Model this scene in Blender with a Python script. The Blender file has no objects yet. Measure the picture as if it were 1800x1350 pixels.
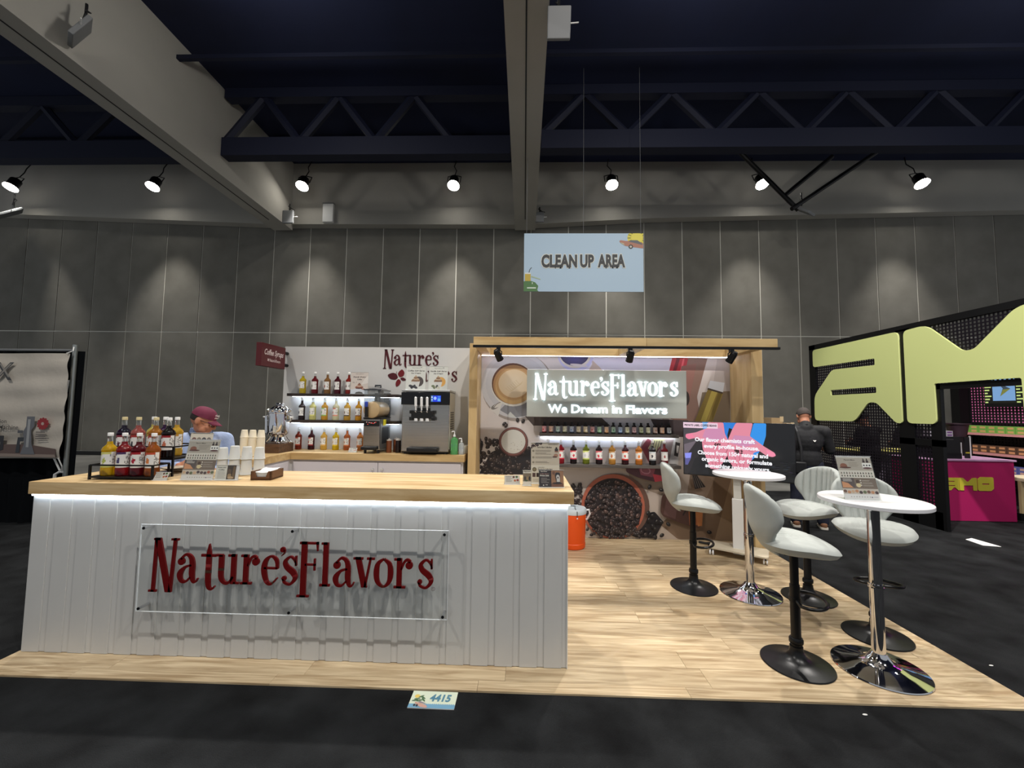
import bpy, bmesh, math, random
from math import sin, cos, pi, radians, sqrt
from mathutils import Vector, Matrix

random.seed(7)
S = bpy.context.scene
COL = S.collection

# ------------------------------------------------------------------ camera
cam = bpy.data.cameras.new('camera'); cam_o = bpy.data.objects.new('camera', cam); COL.objects.link(cam_o)
cam.sensor_fit = 'HORIZONTAL'; cam.sensor_width = 36.0; cam.lens = 716.0/1800*36; cam.clip_start = .05; cam.clip_end = 100
PITCH, ROLL, YAW = .0624, .01266, .0300
fw = Vector((-sin(YAW)*cos(PITCH), cos(YAW)*cos(PITCH), sin(PITCH)))
ri = Vector((cos(YAW), sin(YAW), 0)); up = ri.cross(fw)
r2 = ri*cos(ROLL)+up*sin(ROLL); u2 = -ri*sin(ROLL)+up*cos(ROLL)
cam_o.matrix_world = Matrix(((r2.x, u2.x, -fw.x, 0), (r2.y, u2.y, -fw.y, 0), (r2.z, u2.z, -fw.z, 1.65), (0, 0, 0, 1)))
S.camera = cam_o

# ------------------------------------------------------------------ world, lamps, exposure
S.view_settings.view_transform = 'Standard'
try: S.view_settings.look = 'None'
except Exception: pass
S.view_settings.gamma = 1; S.view_settings.exposure = 0.0
S.view_settings.use_curve_mapping = False
W = bpy.data.worlds.new('world'); S.world = W; W.use_nodes = True
W.node_tree.nodes['Background'].inputs[0].default_value = (.90, .95, 1.0, 1)
W.node_tree.nodes['Background'].inputs[1].default_value = .39

def spot(loc, to, power, angle, blend=.5, size=.15, col=(1, .95, .88)):
    l = bpy.data.lights.new('hall_spot', 'SPOT'); l.energy = power; l.spot_size = radians(angle); l.spot_blend = blend
    l.shadow_soft_size = size; l.color = col
    o = bpy.data.objects.new('hall_spot', l); COL.objects.link(o); o.location = loc
    o.rotation_euler = (Vector(to)-Vector(loc)).to_track_quat('-Z', 'Y').to_euler()
    return o
# the hall's ceiling lamps: a row by the back wall (its fixtures are in view), a row over the booth, rows over the aisle
ROW_X = (-16.32, -11.70, -6.94, -2.23, 2.59, 7.06, 11.71)
for x in ROW_X:
    spot((x, 12.0, 8.42), (x*.99, 12.0, 0), 1000, 62, .7, .12)
for x, p in ((-5.2, 950), (-2.0, 1250), (2.2, 1400), (7.0, 1500)):
    spot((x, 7.0, 9.2), (x*.8, 4.4, 0), p, 66, .6, .10)
for x, p in ((-5.0, 1000), (1.4, 1000), (5.2, 1200)):
    spot((x, -.5, 9.2), (x*.9, 4.5, 0), p*1.15, 132, .9, .10)
for x in (-4.6, 3.2, 9.5):      # point lights added to brighten beams and soffit, with no fixtures of their own
    l = bpy.data.lights.new('beam_fill', 'POINT'); l.energy = 80; l.shadow_soft_size = .2; l.color = (1, .96, .9)
    o = bpy.data.objects.new('beam_fill', l); COL.objects.link(o); o.location = (x, 6.2, 8.3)
spot((1.5, 2.4, 9.2), (6.0, 6.2, 2.2), 3600, 34, .6, .10)      # a lamp over the aisle turned towards the lime letters

# ------------------------------------------------------------------ helpers
def lin(c, a=1.0):
    o = []
    for v in c[:3]:
        v = v/255.0
        o.append(v/12.92 if v <= .04045 else ((v+.055)/1.055)**2.4)
    return (*o, a)
MATS = {}
def mat(name, col, rough=.6, metal=0.0, trans=0.0, emit=None, estr=0.0, coat=0.0, spec=.5, ior=1.45, alpha=1.0):
    if name in MATS: return MATS[name]
    m = bpy.data.materials.new(name); m.use_nodes = True
    b = m.node_tree.nodes['Principled BSDF']
    b.inputs['Base Color'].default_value = lin(col); b.inputs['Roughness'].default_value = rough
    b.inputs['Metallic'].default_value = metal; b.inputs['Transmission Weight'].default_value = trans
    b.inputs['Coat Weight'].default_value = coat; b.inputs['Specular IOR Level'].default_value = spec
    b.inputs['IOR'].default_value = ior; b.inputs['Alpha'].default_value = alpha
    if emit: b.inputs['Emission Color'].default_value = lin(emit); b.inputs['Emission Strength'].default_value = estr
    MATS[name] = m
    return m
def tweak(m, c1, c2, scale=(1, 1, 1), ns=5.0, detail=4, bump=0.0, rnd=True, lo=.3, hi=.7, dist=0.0, bscale=None, wave=None):
    """noise between two colours in object space (plus bump); each object gets its own offset"""
    nt = m.node_tree; N = nt.nodes; L = nt.links; b = N['Principled BSDF']
    tc = N.new('ShaderNodeTexCoord'); mp = N.new('ShaderNodeMapping'); mp.inputs['Scale'].default_value = scale
    src = tc.outputs['Object']
    if rnd:
        oi = N.new('ShaderNodeObjectInfo'); ad = N.new('ShaderNodeVectorMath'); ad.operation = 'ADD'
        mu = N.new('ShaderNodeMath'); mu.operation = 'MULTIPLY'; mu.inputs[1].default_value = 37.0
        L.new(oi.outputs['Random'], mu.inputs[0]); L.new(mu.outputs[0], ad.inputs[1]); L.new(src, ad.inputs[0]); src = ad.outputs[0]
    L.new(src, mp.inputs['Vector'])
    nz = N.new('ShaderNodeTexNoise'); nz.inputs['Scale'].default_value = ns; nz.inputs['Detail'].default_value = detail
    nz.inputs['Distortion'].default_value = dist
    L.new(mp.outputs[0], nz.inputs['Vector'])
    rp = N.new('ShaderNodeValToRGB'); rp.color_ramp.elements[0].position = lo; rp.color_ramp.elements[1].position = hi
    rp.color_ramp.elements[0].color = lin(c1); rp.color_ramp.elements[1].color = lin(c2)
    L.new(nz.outputs['Fac'], rp.inputs['Fac'])
    out = rp.outputs['Color']
    if rnd:
        hv = N.new('ShaderNodeHueSaturation'); mr = N.new('ShaderNodeMapRange')
        mr.inputs['To Min'].default_value = .9; mr.inputs['To Max'].default_value = 1.08
        L.new(oi.outputs['Random'], mr.inputs['Value']); L.new(mr.outputs[0], hv.inputs['Value']); L.new(out, hv.inputs['Color']); out = hv.outputs[0]
    L.new(out, b.inputs['Base Color'])
    if bump:
        n2 = N.new('ShaderNodeTexNoise'); n2.inputs['Scale'].default_value = bscale or ns*8; n2.inputs['Detail'].default_value = 3
        L.new(tc.outputs['Object'], n2.inputs['Vector'])
        bp = N.new('ShaderNodeBump'); bp.inputs['Strength'].default_value = bump; bp.inputs['Distance'].default_value = .01
        L.new(n2.outputs['Fac'], bp.inputs['Height']); L.new(bp.outputs[0], b.inputs['Normal'])
    return m
def glassy(name, tint=(245, 250, 252), gloss=.06, clear=.9):
    if name in MATS: return MATS[name]
    m = bpy.data.materials.new(name); m.use_nodes = True; nt = m.node_tree; N = nt.nodes; L = nt.links
    N.remove(N['Principled BSDF']); out = N['Material Output']
    tr = N.new('ShaderNodeBsdfTransparent'); tr.inputs[0].default_value = lin(tint)
    gl = N.new('ShaderNodeBsdfGlossy'); gl.inputs['Roughness'].default_value = gloss
    fr = N.new('ShaderNodeLayerWeight'); fr.inputs['Blend'].default_value = .5
    pw = N.new('ShaderNodeMath'); pw.operation = 'POWER'; pw.inputs[1].default_value = 4.0; L.new(fr.outputs['Facing'], pw.inputs[0])
    ma = N.new('ShaderNodeMath'); ma.operation = 'MULTIPLY_ADD'; ma.inputs[1].default_value = .4; ma.inputs[2].default_value = .015; L.new(pw.outputs[0], ma.inputs[0])
    mx = N.new('ShaderNodeMixShader'); L.new(ma.outputs[0], mx.inputs[0]); L.new(tr.outputs[0], mx.inputs[1]); L.new(gl.outputs[0], mx.inputs[2])
    df = N.new('ShaderNodeBsdfDiffuse'); df.inputs[0].default_value = lin((235, 240, 240))
    m2 = N.new('ShaderNodeMixShader'); m2.inputs[0].default_value = clear
    L.new(df.outputs[0], m2.inputs[1]); L.new(mx.outputs[0], m2.inputs[2]); L.new(m2.outputs[0], out.inputs[0])
    MATS[name] = m; return m
def colmat(name, emit=0.0, rough=.5):
    m = bpy.data.materials.new(name); m.use_nodes = True; nt = m.node_tree; b = nt.nodes['Principled BSDF']
    at = nt.nodes.new('ShaderNodeAttribute'); at.attribute_name = 'col'
    b.inputs['Roughness'].default_value = rough
    if emit:
        nt.links.new(at.outputs['Color'], b.inputs['Emission Color']); b.inputs['Emission Strength'].default_value = emit
        b.inputs['Base Color'].default_value = (.01, .01, .01, 1)
    else: nt.links.new(at.outputs['Color'], b.inputs['Base Color'])
    MATS[name] = m; return m
PRINT = colmat('printed_surface'); PRINTG = colmat('glossy_print', 0, .25); SCREEN = colmat('lit_screen', 1.0, .15)

def tag(o, label=None, cat=None, group=None, kind=None):
    if label: o['label'] = label
    if cat: o['category'] = cat
    if group: o['group'] = group
    if kind: o['kind'] = kind
    return o
def thing(name, label, cat, loc=(0, 0, 0), rotz=0.0, group=None):
    o = bpy.data.objects.new(name, None); COL.objects.link(o); o.empty_display_size = .05
    o.location = loc; o.rotation_euler = (0, 0, rotz)
    return tag(o, label, cat, group)
def dup(root, loc=None, rotz=None, label=None, group=None, scale=None):
    def cp(o, par):
        c = o.copy(); COL.objects.link(c)
        if par: c.parent = par
        for ch in o.children: cp(ch, c)
        return c
    r = cp(root, None)
    if loc: r.location = loc
    if rotz is not None: r.rotation_euler = (0, 0, rotz)
    if scale: r.scale = scale
    return tag(r, label, None, group)

class MB:
    def __init__(s): s.v = []; s.f = []; s.m = []; s.mi = 0
    def add(s, vs, fs):
        n = len(s.v); s.v.extend([tuple(v) for v in vs])
        for f in fs: s.f.append([i+n for i in f]); s.m.append(s.mi)
        return s
    def box(s, x0, y0, z0, x1, y1, z1, M=None):
        vs = [Vector(p) for p in ((x0, y0, z0), (x1, y0, z0), (x1, y1, z0), (x0, y1, z0), (x0, y0, z1), (x1, y0, z1), (x1, y1, z1), (x0, y1, z1))]
        if M: vs = [M @ v for v in vs]
        return s.add(vs, [(3, 2, 1, 0), (4, 5, 6, 7), (0, 1, 5, 4), (1, 2, 6, 5), (2, 3, 7, 6), (3, 0, 4, 7)])
    def cyl(s, p0, p1, r0, r1=None, n=16, caps=True):
        r1 = r0 if r1 is None else r1
        p0 = Vector(p0); p1 = Vector(p1); d = (p1-p0).normalized()
        a = d.orthogonal().normalized(); b = d.cross(a)
        vs = [p0+(a*cos(2*pi*i/n)+b*sin(2*pi*i/n))*r0 for i in range(n)]+[p1+(a*cos(2*pi*i/n)+b*sin(2*pi*i/n))*r1 for i in range(n)]
        fs = [(i, (i+1) % n, n+(i+1) % n, n+i) for i in range(n)]
        if caps: fs += [tuple(range(n-1, -1, -1)), tuple(range(n, 2*n))]
        return s.add(vs, fs)
    def tube(s, pts, r, n=8, closed=False):
        pts = [Vector(p) for p in pts]; k = len(pts); vs = []; fs = []; a = None
        for i, p in enumerate(pts):
            if closed: t = (pts[(i+1) % k]-pts[i-1]).normalized()
            else: t = (pts[min(i+1, k-1)]-pts[max(i-1, 0)]).normalized()
            a = t.orthogonal().normalized() if a is None else (a-t*a.dot(t)).normalized()
            b = t.cross(a); rr = r[i] if isinstance(r, (list, tuple)) else r
            vs += [p+(a*cos(2*pi*j/n)+b*sin(2*pi*j/n))*rr for j in range(n)]
        for i in range(k if closed else k-1):
            i2 = (i+1) % k
            fs += [(i*n+j, i*n+(j+1) % n, i2*n+(j+1) % n, i2*n+j) for j in range(n)]
        if not closed: fs += [tuple(range(n-1, -1, -1)), tuple(range((k-1)*n, k*n))]
        return s.add(vs, fs)
    def lathe(s, prof, n=24, c=(0, 0, 0), M=None):
        vs = []; fs = []; k = len(prof)
        for r, z in prof:
            for j in range(n): vs.append(Vector((c[0]+r*cos(2*pi*j/n), c[1]+r*sin(2*pi*j/n), c[2]+z)))
        if M: vs = [M @ v for v in vs]
        for i in range(k-1):
            fs += [(i*n+j, i*n+(j+1) % n, (i+1)*n+(j+1) % n, (i+1)*n+j) for j in range(n)]
        if prof[0][0] > 1e-6: fs.append(tuple(range(n-1, -1, -1)))
        if prof[-1][0] > 1e-6: fs.append(tuple(range((k-1)*n, k*n)))
        return s.add(vs, fs)
    def ball(s, c, r, nu=16, nv=10, M=None):
        r = r if isinstance(r, (tuple, list)) else (r, r, r); c = Vector(c); vs = []; fs = []
        for i in range(nv+1):
            t = pi*i/nv
            for j in range(nu):
                p = Vector((r[0]*sin(t)*cos(2*pi*j/nu), r[1]*sin(t)*sin(2*pi*j/nu), -r[2]*cos(t)))
                if M: p = M @ p
                vs.append(c+p)
        for i in range(nv): fs += [(i*nu+j, i*nu+(j+1) % nu, (i+1)*nu+(j+1) % nu, (i+1)*nu+j) for j in range(nu)]
        return s.add(vs, fs)
    def prism(s, poly, d0, d1, fn):
        """extrude a convex 2-D polygon between depths d0, d1; fn(u, v, d) -> 3-D"""
        n = len(poly); vs = [fn(u, v, d0) for u, v in poly]+[fn(u, v, d1) for u, v in poly]
        fs = [tuple(range(n)), tuple(range(2*n-1, n-1, -1))]+[(i, n+i, n+(i+1) % n, (i+1) % n) for i in range(n)]
        return s.add(vs, fs)
    def grid(s, fn, nu, nv, wrap=False):
        vs = [fn(i/(nu-1 if not wrap else nu), j/(nv-1)) for j in range(nv) for i in range(nu)]; fs = []
        for j in range(nv-1):
            for i in range(nu if wrap else nu-1):
                i2 = (i+1) % nu; fs.append((j*nu+i, j*nu+i2, (j+1)*nu+i2, (j+1)*nu+i))
        return s.add(vs, fs)
    def mesh(s, name, mats, smooth=35):
        me = bpy.data.meshes.new(name); me.from_pydata(s.v, [], s.f)
        for m in (mats if isinstance(mats, (list, tuple)) else [mats]): me.materials.append(m)
        me.polygons.foreach_set('material_index', s.m)
        bm = bmesh.new(); bm.from_mesh(me); bmesh.ops.remove_doubles(bm, verts=bm.verts, dist=1e-6)
        bmesh.ops.recalc_face_normals(bm, faces=bm.faces); bm.to_mesh(me); bm.free()
        if smooth:
            me.polygons.foreach_set('use_smooth', [True]*len(me.polygons)); me.set_sharp_from_angle(angle=radians(smooth))
        return me
    def obj(s, name, mats, parent=None, w=False, bevel=0, smooth=35, loc=None, rotz=None):
        if w and parent: s.v = [tuple(Vector(v)-parent.location) for v in s.v]
        o = bpy.data.objects.new(name, s.mesh(name, mats, smooth)); COL.objects.link(o)
        if parent: o.parent = parent
        if loc: o.location = loc
        if rotz is not None: o.rotation_euler = (0, 0, rotz)
        if bevel:
            b = o.modifiers.new('b', 'BEVEL'); b.width = bevel; b.segments = 2; b.limit_method = 'ANGLE'; b.angle_limit = radians(40)
        return o
def box(name, m, b, parent=None, w=False, bevel=0):
    return MB().box(*b).obj(name, m, parent, w, bevel)
def struct(o): return tag(o, kind='structure')

_TXT = {}
def text_mesh(body, bold=0.0, shear=0.0, space=1.0):
    """outline text of the built-in font at size 1, centred: (verts2d, faces)"""
    key = (body, bold, shear, space)
    if key in _TXT: return _TXT[key]
    cu = bpy.data.curves.new('t', 'FONT'); cu.body = body; cu.align_x = 'CENTER'; cu.align_y = 'CENTER'
    cu.offset = bold; cu.shear = shear; cu.space_character = space; cu.resolution_u = 3; cu.fill_mode = 'FRONT'
    o = bpy.data.objects.new('t', cu); COL.objects.link(o)
    me = bpy.data.meshes.new_from_object(o.evaluated_get(bpy.context.evaluated_depsgraph_get()))
    r = ([(v.co.x, v.co.y) for v in me.vertices], [tuple(p.vertices) for p in me.polygons])
    bpy.data.objects.remove(o); bpy.data.curves.remove(cu); bpy.data.meshes.remove(me)
    _TXT[key] = r
    return r

def ribbon(pts, n=7):
    """Catmull-Rom through (x, y, width) -> left and right outlines"""
    P = [pts[0]]+list(pts)+[pts[-1]]; out = []
    for i in range(1, len(P)-2):
        for k in range(n):
            t = k/n; a, b, c, d = P[i-1], P[i], P[i+1], P[i+2]
            out.append(tuple(.5*((2*b[q])+(-a[q]+c[q])*t+(2*a[q]-5*b[q]+4*c[q]-d[q])*t*t+(-a[q]+3*b[q]-3*c[q]+d[q])*t**3) for q in range(3)))
    out.append(tuple(pts[-1]))
    L = []; R = []
    for i, p in enumerate(out):
        q0 = out[max(i-1, 0)]; q1 = out[min(i+1, len(out)-1)]
        dx, dy = q1[0]-q0[0], q1[1]-q0[1]; l = sqrt(dx*dx+dy*dy) or 1
        nx, ny = -dy/l*p[2]/2, dx/l*p[2]/2
        L.append((p[0]+nx, p[1]+ny)); R.append((p[0]-nx, p[1]-ny))
    return L, R
def S_(*p): # stroke -> quads
    L, R = ribbon(p); return [[L[i], L[i+1], R[i+1], R[i]] for i in range(len(L)-1)]
def R_(x0, y0, x1, y1): return [[(x0, y0), (x1, y0), (x1, y1), (x0, y1)]]
def L_(x0, y0, x1, y1, w): # straight leaning stem with flat ends
    return [[(x0-w/2, y0), (x0+w/2, y0), (x1+w/2, y1), (x1-w/2, y1)]]
def D_(x, y, r): return [[(x+r*cos(k*pi/8), y+r*sin(k*pi/8)) for k in range(16)]]
GLY = {
 'N': L_(.19, 1.5, .15, -.33, .11)+L_(.24, 1.5, .70, -.33, .21)+L_(.86, 1.5, .76, -.33, .11)+R_(.10, 1.43, .34, 1.5)+R_(.72, 1.43, .99, 1.5)+R_(0, -.33, .28, -.26),
 'a': D_(.15, .72, .125)+S_((.13, .8, .08), (.3, .96, .09), (.47, .88, .14), (.54, .66, .18), (.54, .3, .19), (.6, .06, .12), (.7, .05, .06), (.76, .16, .05))
      +S_((.52, .60, .06), (.28, .52, .10), (.12, .3, .19), (.17, .08, .13), (.33, .04, .08), (.5, .2, .06)),
 't': S_((.27, 1.34, .03), (.27, 1.0, .16), (.27, .6, .18), (.27, .15, .18), (.31, -.12, .14), (.42, -.19, .08), (.53, -.09, .05))+R_(0, .90, .53, .99),
 'u': S_((.2, .97, .18), (.2, .6, .18), (.21, .22, .17), (.33, .04, .11), (.5, .05, .09), (.64, .25, .08))+L_(.64, 1, .64, 0, .18)+R_(0, .92, .25, 1)+R_(.44, .92, .7, 1)+R_(.66, 0, .85, .07),
 'r': L_(.2, 1, .2, 0, .18)+R_(.02, .92, .25, 1)+R_(.02, 0, .42, .075)+S_((.27, .62, .06), (.36, .86, .09), (.47, .95, .1), (.58, .88, .1))+D_(.54, .77, .13),
 'e': R_(.1, .53, .57, .60)+S_((.565, .55, .10), (.53, .83, .13), (.34, .965, .08), (.15, .8, .16), (.1, .48, .19), (.2, .12, .14), (.37, .035, .08), (.58, .24, .05)),
 "'": D_(.09, 1.2, .09)+S_((.16, 1.2, .06), (.15, 1.08, .06), (.05, .98, .02)),
 's': S_((.53, .68, .05), (.46, .86, .08), (.31, .96, .08), (.14, .8, .14), (.2, .62, .18), (.42, .44, .2), (.5, .24, .15), (.33, .04, .08), (.13, .1, .08), (.08, .22, .05))+R_(.48, .66, .545, 1.0)+D_(.115, .23, .085),
 'F': L_(.21, 1.48, .21, -.38, .2)+R_(.05, 1.40, .7, 1.48)+[[(.62, 1.48), (.70, 1.48), (.70, 1.18), (.655, 1.18)]]+R_(.25, .68, .62, .75)+R_(.555, .52, .62, .92)+R_(0, -.38, .42, -.31),
 'l': L_(.19, 1.47, .19, 0, .18)+R_(.03, 1.4, .24, 1.47)+R_(0, 0, .36, .075),
 'v': L_(.16, 1, .40, 0, .2)+L_(.60, 1, .42, 0, .08)+R_(0, .925, .34, 1)+R_(.47, .925, .74, 1),
 'o': S_((.335, .96, .07), (.14, .8, .15), (.09, .5, .19), (.14, .2, .15), (.335, .04, .07), (.53, .2, .15), (.58, .5, .19), (.53, .8, .15), (.335, .96, .07)),
}
LOGO = [('N', 0), ('a', .97), ('t', 1.82), ('u', 2.34), ('r', 3.22), ('e', 3.96), ("'", 4.60), ('s', 4.66), ('F', 5.24), ('l', 6.02), ('a', 6.46), ('v', 7.18), ('o', 7.90), ('r', 8.58), ('s', 9.38)]

class Art:
    """flat print: coloured polygons in the local X-Z plane facing -Y, each a hair in front of the last"""
    def __init__(s, eps=.00003): s.v = []; s.f = []; s.c = []; s.k = 0; s.eps = eps
    def _p(s, pts, col, faces=None):
        n = len(s.v); d = -s.k*s.eps; s.k += 1
        cc = [lin(c) for c in col] if isinstance(col, list) else [lin(col)]*len(pts)
        for (u, v), c in zip(pts, cc): s.v.append((u, d, v)); s.c.append(c)
        for f in (faces or [tuple(range(len(pts)))]): s.f.append(tuple(i+n for i in f))
        return s
    def rect(s, x0, y0, x1, y1, col, top=None):
        return s._p([(x0, y0), (x1, y0), (x1, y1), (x0, y1)], [col, col, top or col, top or col])
    def poly(s, pts, col): return s._p(pts, col)
    def ell(s, x, y, rx, ry, col, rot=0, n=20, inner=None):
        pts = []
        for k in range(n):
            a, b = rx*cos(2*pi*k/n), ry*sin(2*pi*k/n); pts.append((x+a*cos(rot)-b*sin(rot), y+a*sin(rot)+b*cos(rot)))
        if inner: return s._p([(x, y)]+pts, [inner]+[col]*n, [(0, k+1, (k+1) % n+1) for k in range(n)])
        return s._p(pts, col)
    def line(s, pts, w, col):
        L, R = ribbon([(p[0], p[1], w) for p in pts], 4); m = len(L)
        return s._p(L+R, col, [(i, i+1, m+i+1, m+i) for i in range(m-1)])
    def text(s, body, x, y, size, col, bold=0, shear=0, sx=1.0, rot=0, space=1.0, width=None, mirror=False):
        vs, fs = text_mesh(body, bold, shear, space)
        if width:
            w = max(p[0] for p in vs)-min(p[0] for p in vs); sx = width/(w*size)
        c0 = (max(p[0] for p in vs)+min(p[0] for p in vs))/2
        P = [((a-c0)*size*sx, b*size) for a, b in vs]
        P = [(x+a*cos(rot)-b*sin(rot), y+a*sin(rot)+b*cos(rot)) for a, b in P]
        return s._p(P, col, fs)
    def logo(s, x, y, u, col, part=None):
        for ch, ax in LOGO:
            if part == 1 and ax > 5: continue
            if part == 2:
                if ax < 5: continue
                ax -= 5.24
            for q in GLY[ch]: s._p([(x+(ax+a)*u, y+b*u) for a, b in q], col); s.k -= 1
            s.k += 1
        return s
    def lines(s, x0, x1, y, n, dy, h, col, seed=0):
        rr = random.Random(seed)
        for i in range(n): s.rect(x0, y-i*dy, x0+(x1-x0)*rr.uniform(.6, 1), y-i*dy+h, col)
        return s
    def obj(s, name, parent=None, loc=(0, 0, 0), rot=(0, 0, 0), m=None):
        me = bpy.data.meshes.new(name); me.from_pydata(s.v, [], s.f); me.materials.append(m or PRINT)
        at = me.attributes.new('col', 'FLOAT_COLOR', 'POINT'); at.data.foreach_set('color', [x for c in s.c for x in c])
        o = bpy.data.objects.new(name, me); COL.objects.link(o)
        if parent: o.parent = parent
        o.location = loc; o.rotation_euler = rot
        return o

def curve_plate(loops, depth, name, m, parent, fn, bevel=0.0):
    """flat plate with holes cut from 2-D loops; fn maps (u, v, d) to 3-D"""
    cu = bpy.data.curves.new(name, 'CURVE'); cu.dimensions = '2D'; cu.fill_mode = 'BOTH'; cu.extrude = depth/2
    for lp in loops:
        sp = cu.splines.new('POLY'); sp.points.add(len(lp)-1); sp.use_cyclic_u = True
        for p, q in zip(sp.points, lp): p.co = (q[0], q[1], 0, 1)
    o = bpy.data.objects.new(name, cu); COL.objects.link(o)
    me = bpy.data.meshes.new_from_object(o.evaluated_get(bpy.context.evaluated_depsgraph_get()))
    bpy.data.objects.remove(o); bpy.data.curves.remove(cu)
    for v in me.vertices: v.co = Vector(fn(v.co.x, v.co.y, v.co.z))
    bm = bmesh.new(); bm.from_mesh(me); bmesh.ops.remove_doubles(bm, verts=bm.verts, dist=1e-5); bmesh.ops.recalc_face_normals(bm, faces=bm.faces); bm.to_mesh(me); bm.free()
    me.materials.clear(); me.materials.append(m)
    ob = bpy.data.objects.new(name, me); COL.objects.link(ob)
    if parent: ob.parent = parent
    return ob
def rounded(pts, r, n=5):
    out = []; k = len(pts)
    for i in range(k):
        p = Vector(pts[i]); a = Vector(pts[i-1])-p; b = Vector(pts[(i+1) % k])-p
        ri_ = r[i] if isinstance(r, (list, tuple)) else r
        d = min(ri_, a.length*.45, b.length*.45); p0 = p+a.normalized()*d; p1 = p+b.normalized()*d
        for q in range(n+1):
            t = q/n; out.append(tuple(p0*(1-t)**2+p*2*t*(1-t)+p1*t*t))
    return out

# ------------------------------------------------------------------ materials
M_carpet = tweak(mat('black_carpet', (26, 27, 29), .95, spec=.2), (17, 18, 20), (40, 42, 44), ns=3.5, detail=8, bump=.9, rnd=False, bscale=240)
M_conc = tweak(mat('hall_floor_grey', (110, 110, 106), .7), (100, 100, 97), (122, 121, 117), ns=1.2, rnd=False)
M_plank = tweak(mat('oak_plank', (205, 180, 140), .38, spec=.4), (162, 138, 105), (214, 194, 160), scale=(1.1, 13, 13), ns=2.2, detail=7, lo=.34, hi=.68, dist=.55)
M_slab = tweak(mat('counter_maple', (214, 185, 135), .42), (188, 152, 100), (229, 203, 158), scale=(.9, 9, 9), ns=2.2, detail=6, lo=.3, hi=.7, dist=.6, rnd=False)
M_birch = tweak(mat('birch_ply', (204, 172, 118), .5), (181, 146, 94), (212, 183, 132), scale=(.8, 4.5, 5), ns=2.0, detail=5, lo=.3, hi=.62, dist=1.1)
M_birchv = tweak(mat('birch_ply_upright', (206, 178, 128), .5), (189, 158, 108), (214, 188, 140), scale=(5, 5, .7), ns=2.0, detail=5, lo=.3, hi=.7, dist=.8)
M_walnut = tweak(mat('walnut', (85, 58, 40), .45), (52, 34, 24), (102, 72, 50), scale=(2, 14, 14), ns=3, detail=5, dist=1.0)
M_fabricwall = tweak(mat('wall_fabric', (124, 122, 115), .95, spec=.1), (114, 112, 105), (128, 126, 119), ns=1.5, detail=6, bump=.15, bscale=90)
M_reveal = mat('wall_reveal', (226, 224, 214), .5)
M_soffit = tweak(mat('soffit_grey', (168, 165, 157), .9), (163, 160, 152), (173, 170, 162), ns=.6, rnd=False)
M_navy = tweak(mat('glare_navy_deck', (18, 26, 56), .9), (15, 22, 48), (21, 30, 62), ns=.5, rnd=False)  # blue veil of lamp glare put into the dark ceiling's colour
M_navy2 = mat('glare_navy_steel', (15, 21, 45), .7)  # truss steel tinted with the same painted glare
M_white = mat('white_laminate', (222, 222, 220), .45)
M_board = tweak(mat('white_board', (202, 202, 200), .42), (198, 198, 196), (206, 206, 204), ns=2, rnd=False)
M_wallw = tweak(mat('white_wall_panel', (205, 204, 202), .7), (200, 199, 197), (209, 208, 206), ns=1, rnd=False)
M_black = mat('black_metal', (16, 16, 18), .4, .3)
M_blackp = mat('black_plastic', (20, 20, 22), .35)
M_bsat = mat('black_satin', (24, 25, 27), .32, .4)
M_chrome = mat('chrome', (225, 225, 228), .06, 1.0)
M_steel = tweak(mat('brushed_steel', (170, 168, 164), .24, 1.0), (163, 161, 158), (178, 176, 172), scale=(.4, 1, 30), ns=4, rnd=False)
M_shelf = tweak(mat('dark_shelf', (48, 38, 34), .5), (38, 30, 27), (58, 47, 42), scale=(1, 10, 10), ns=4)
M_shelfg = tweak(mat('grey_shelf', (82, 76, 72), .5), (66, 61, 58), (92, 86, 82), scale=(1, 10, 10), ns=4)
M_led = mat('led_strip', (255, 255, 255), .5, emit=(226, 240, 255), estr=30)
M_ledc = mat('led_strip_counter', (255, 255, 255), .5, emit=(228, 241, 255), estr=18)
M_maroon = mat('maroon_paint', (112, 22, 28), .35)
M_logo_red = mat('maroon_acrylic', (104, 14, 16), .25)
M_maroonD = mat('maroon_vinyl', (78, 20, 28), .4)
M_clear = glassy('clear_acrylic', (252, 253, 253), .05, .99)
M_tank = glassy('clear_tank', (244, 246, 247), .05, .95)
M_paper = mat('white_paper', (236, 236, 234), .8)
M_whitep = mat('white_plastic', (232, 234, 236), .4)
M_lime = mat('lime_panel', (197, 206, 138), .6)
M_magenta = mat('magenta_panel', (178, 26, 96), .55)
M_greym = mat('grey_paint', (122, 124, 126), .5)
M_lens = mat('lamp_lens', (255, 255, 255), .3, emit=(255, 250, 240), estr=38)
M_stool = tweak(mat('grey_upholstery', (178, 183, 180), .75, spec=.3), (175, 180, 177), (181, 186, 183), ns=12, bump=.05, bscale=700)

# ------------------------------------------------------------------ the hall
carpet = struct(box('floor', M_carpet, (-14, -5, -.03, 13, 8.9, .0)))
struct(box('floor.002', M_carpet, (-14, -5, -.03, 13, 2.446, .02)))      # front aisle carpet, laid up to the booth floor
struct(box('floor.001', M_conc, (-24, 8.9, -.03, 24, 14, -.005)))

wall = struct(box('wall_back', M_reveal, (-24, 13.03, 0, 24, 13.2, 10.4)))
PX0 = -16.93-1.22*5
def panel_mesh(z0, z1):
    return MB().box(.016, 13.012, z0+.016, 1.22-.016, 13.03, z1-.016).mesh('panel', M_fabricwall)
pm = [panel_mesh(*z) for z in ((.12, 4.07), (4.07, 8.3))]
for i in range(38):
    for k, me in enumerate(pm):
        o = bpy.data.objects.new('panel', me); COL.objects.link(o); o.parent = wall; o.location = (PX0+1.2212*i, 0, 0)
struct(box('baseboard_back', M_blackp, (-24, 12.95, 0, 24, 13.0, .12)))

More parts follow.
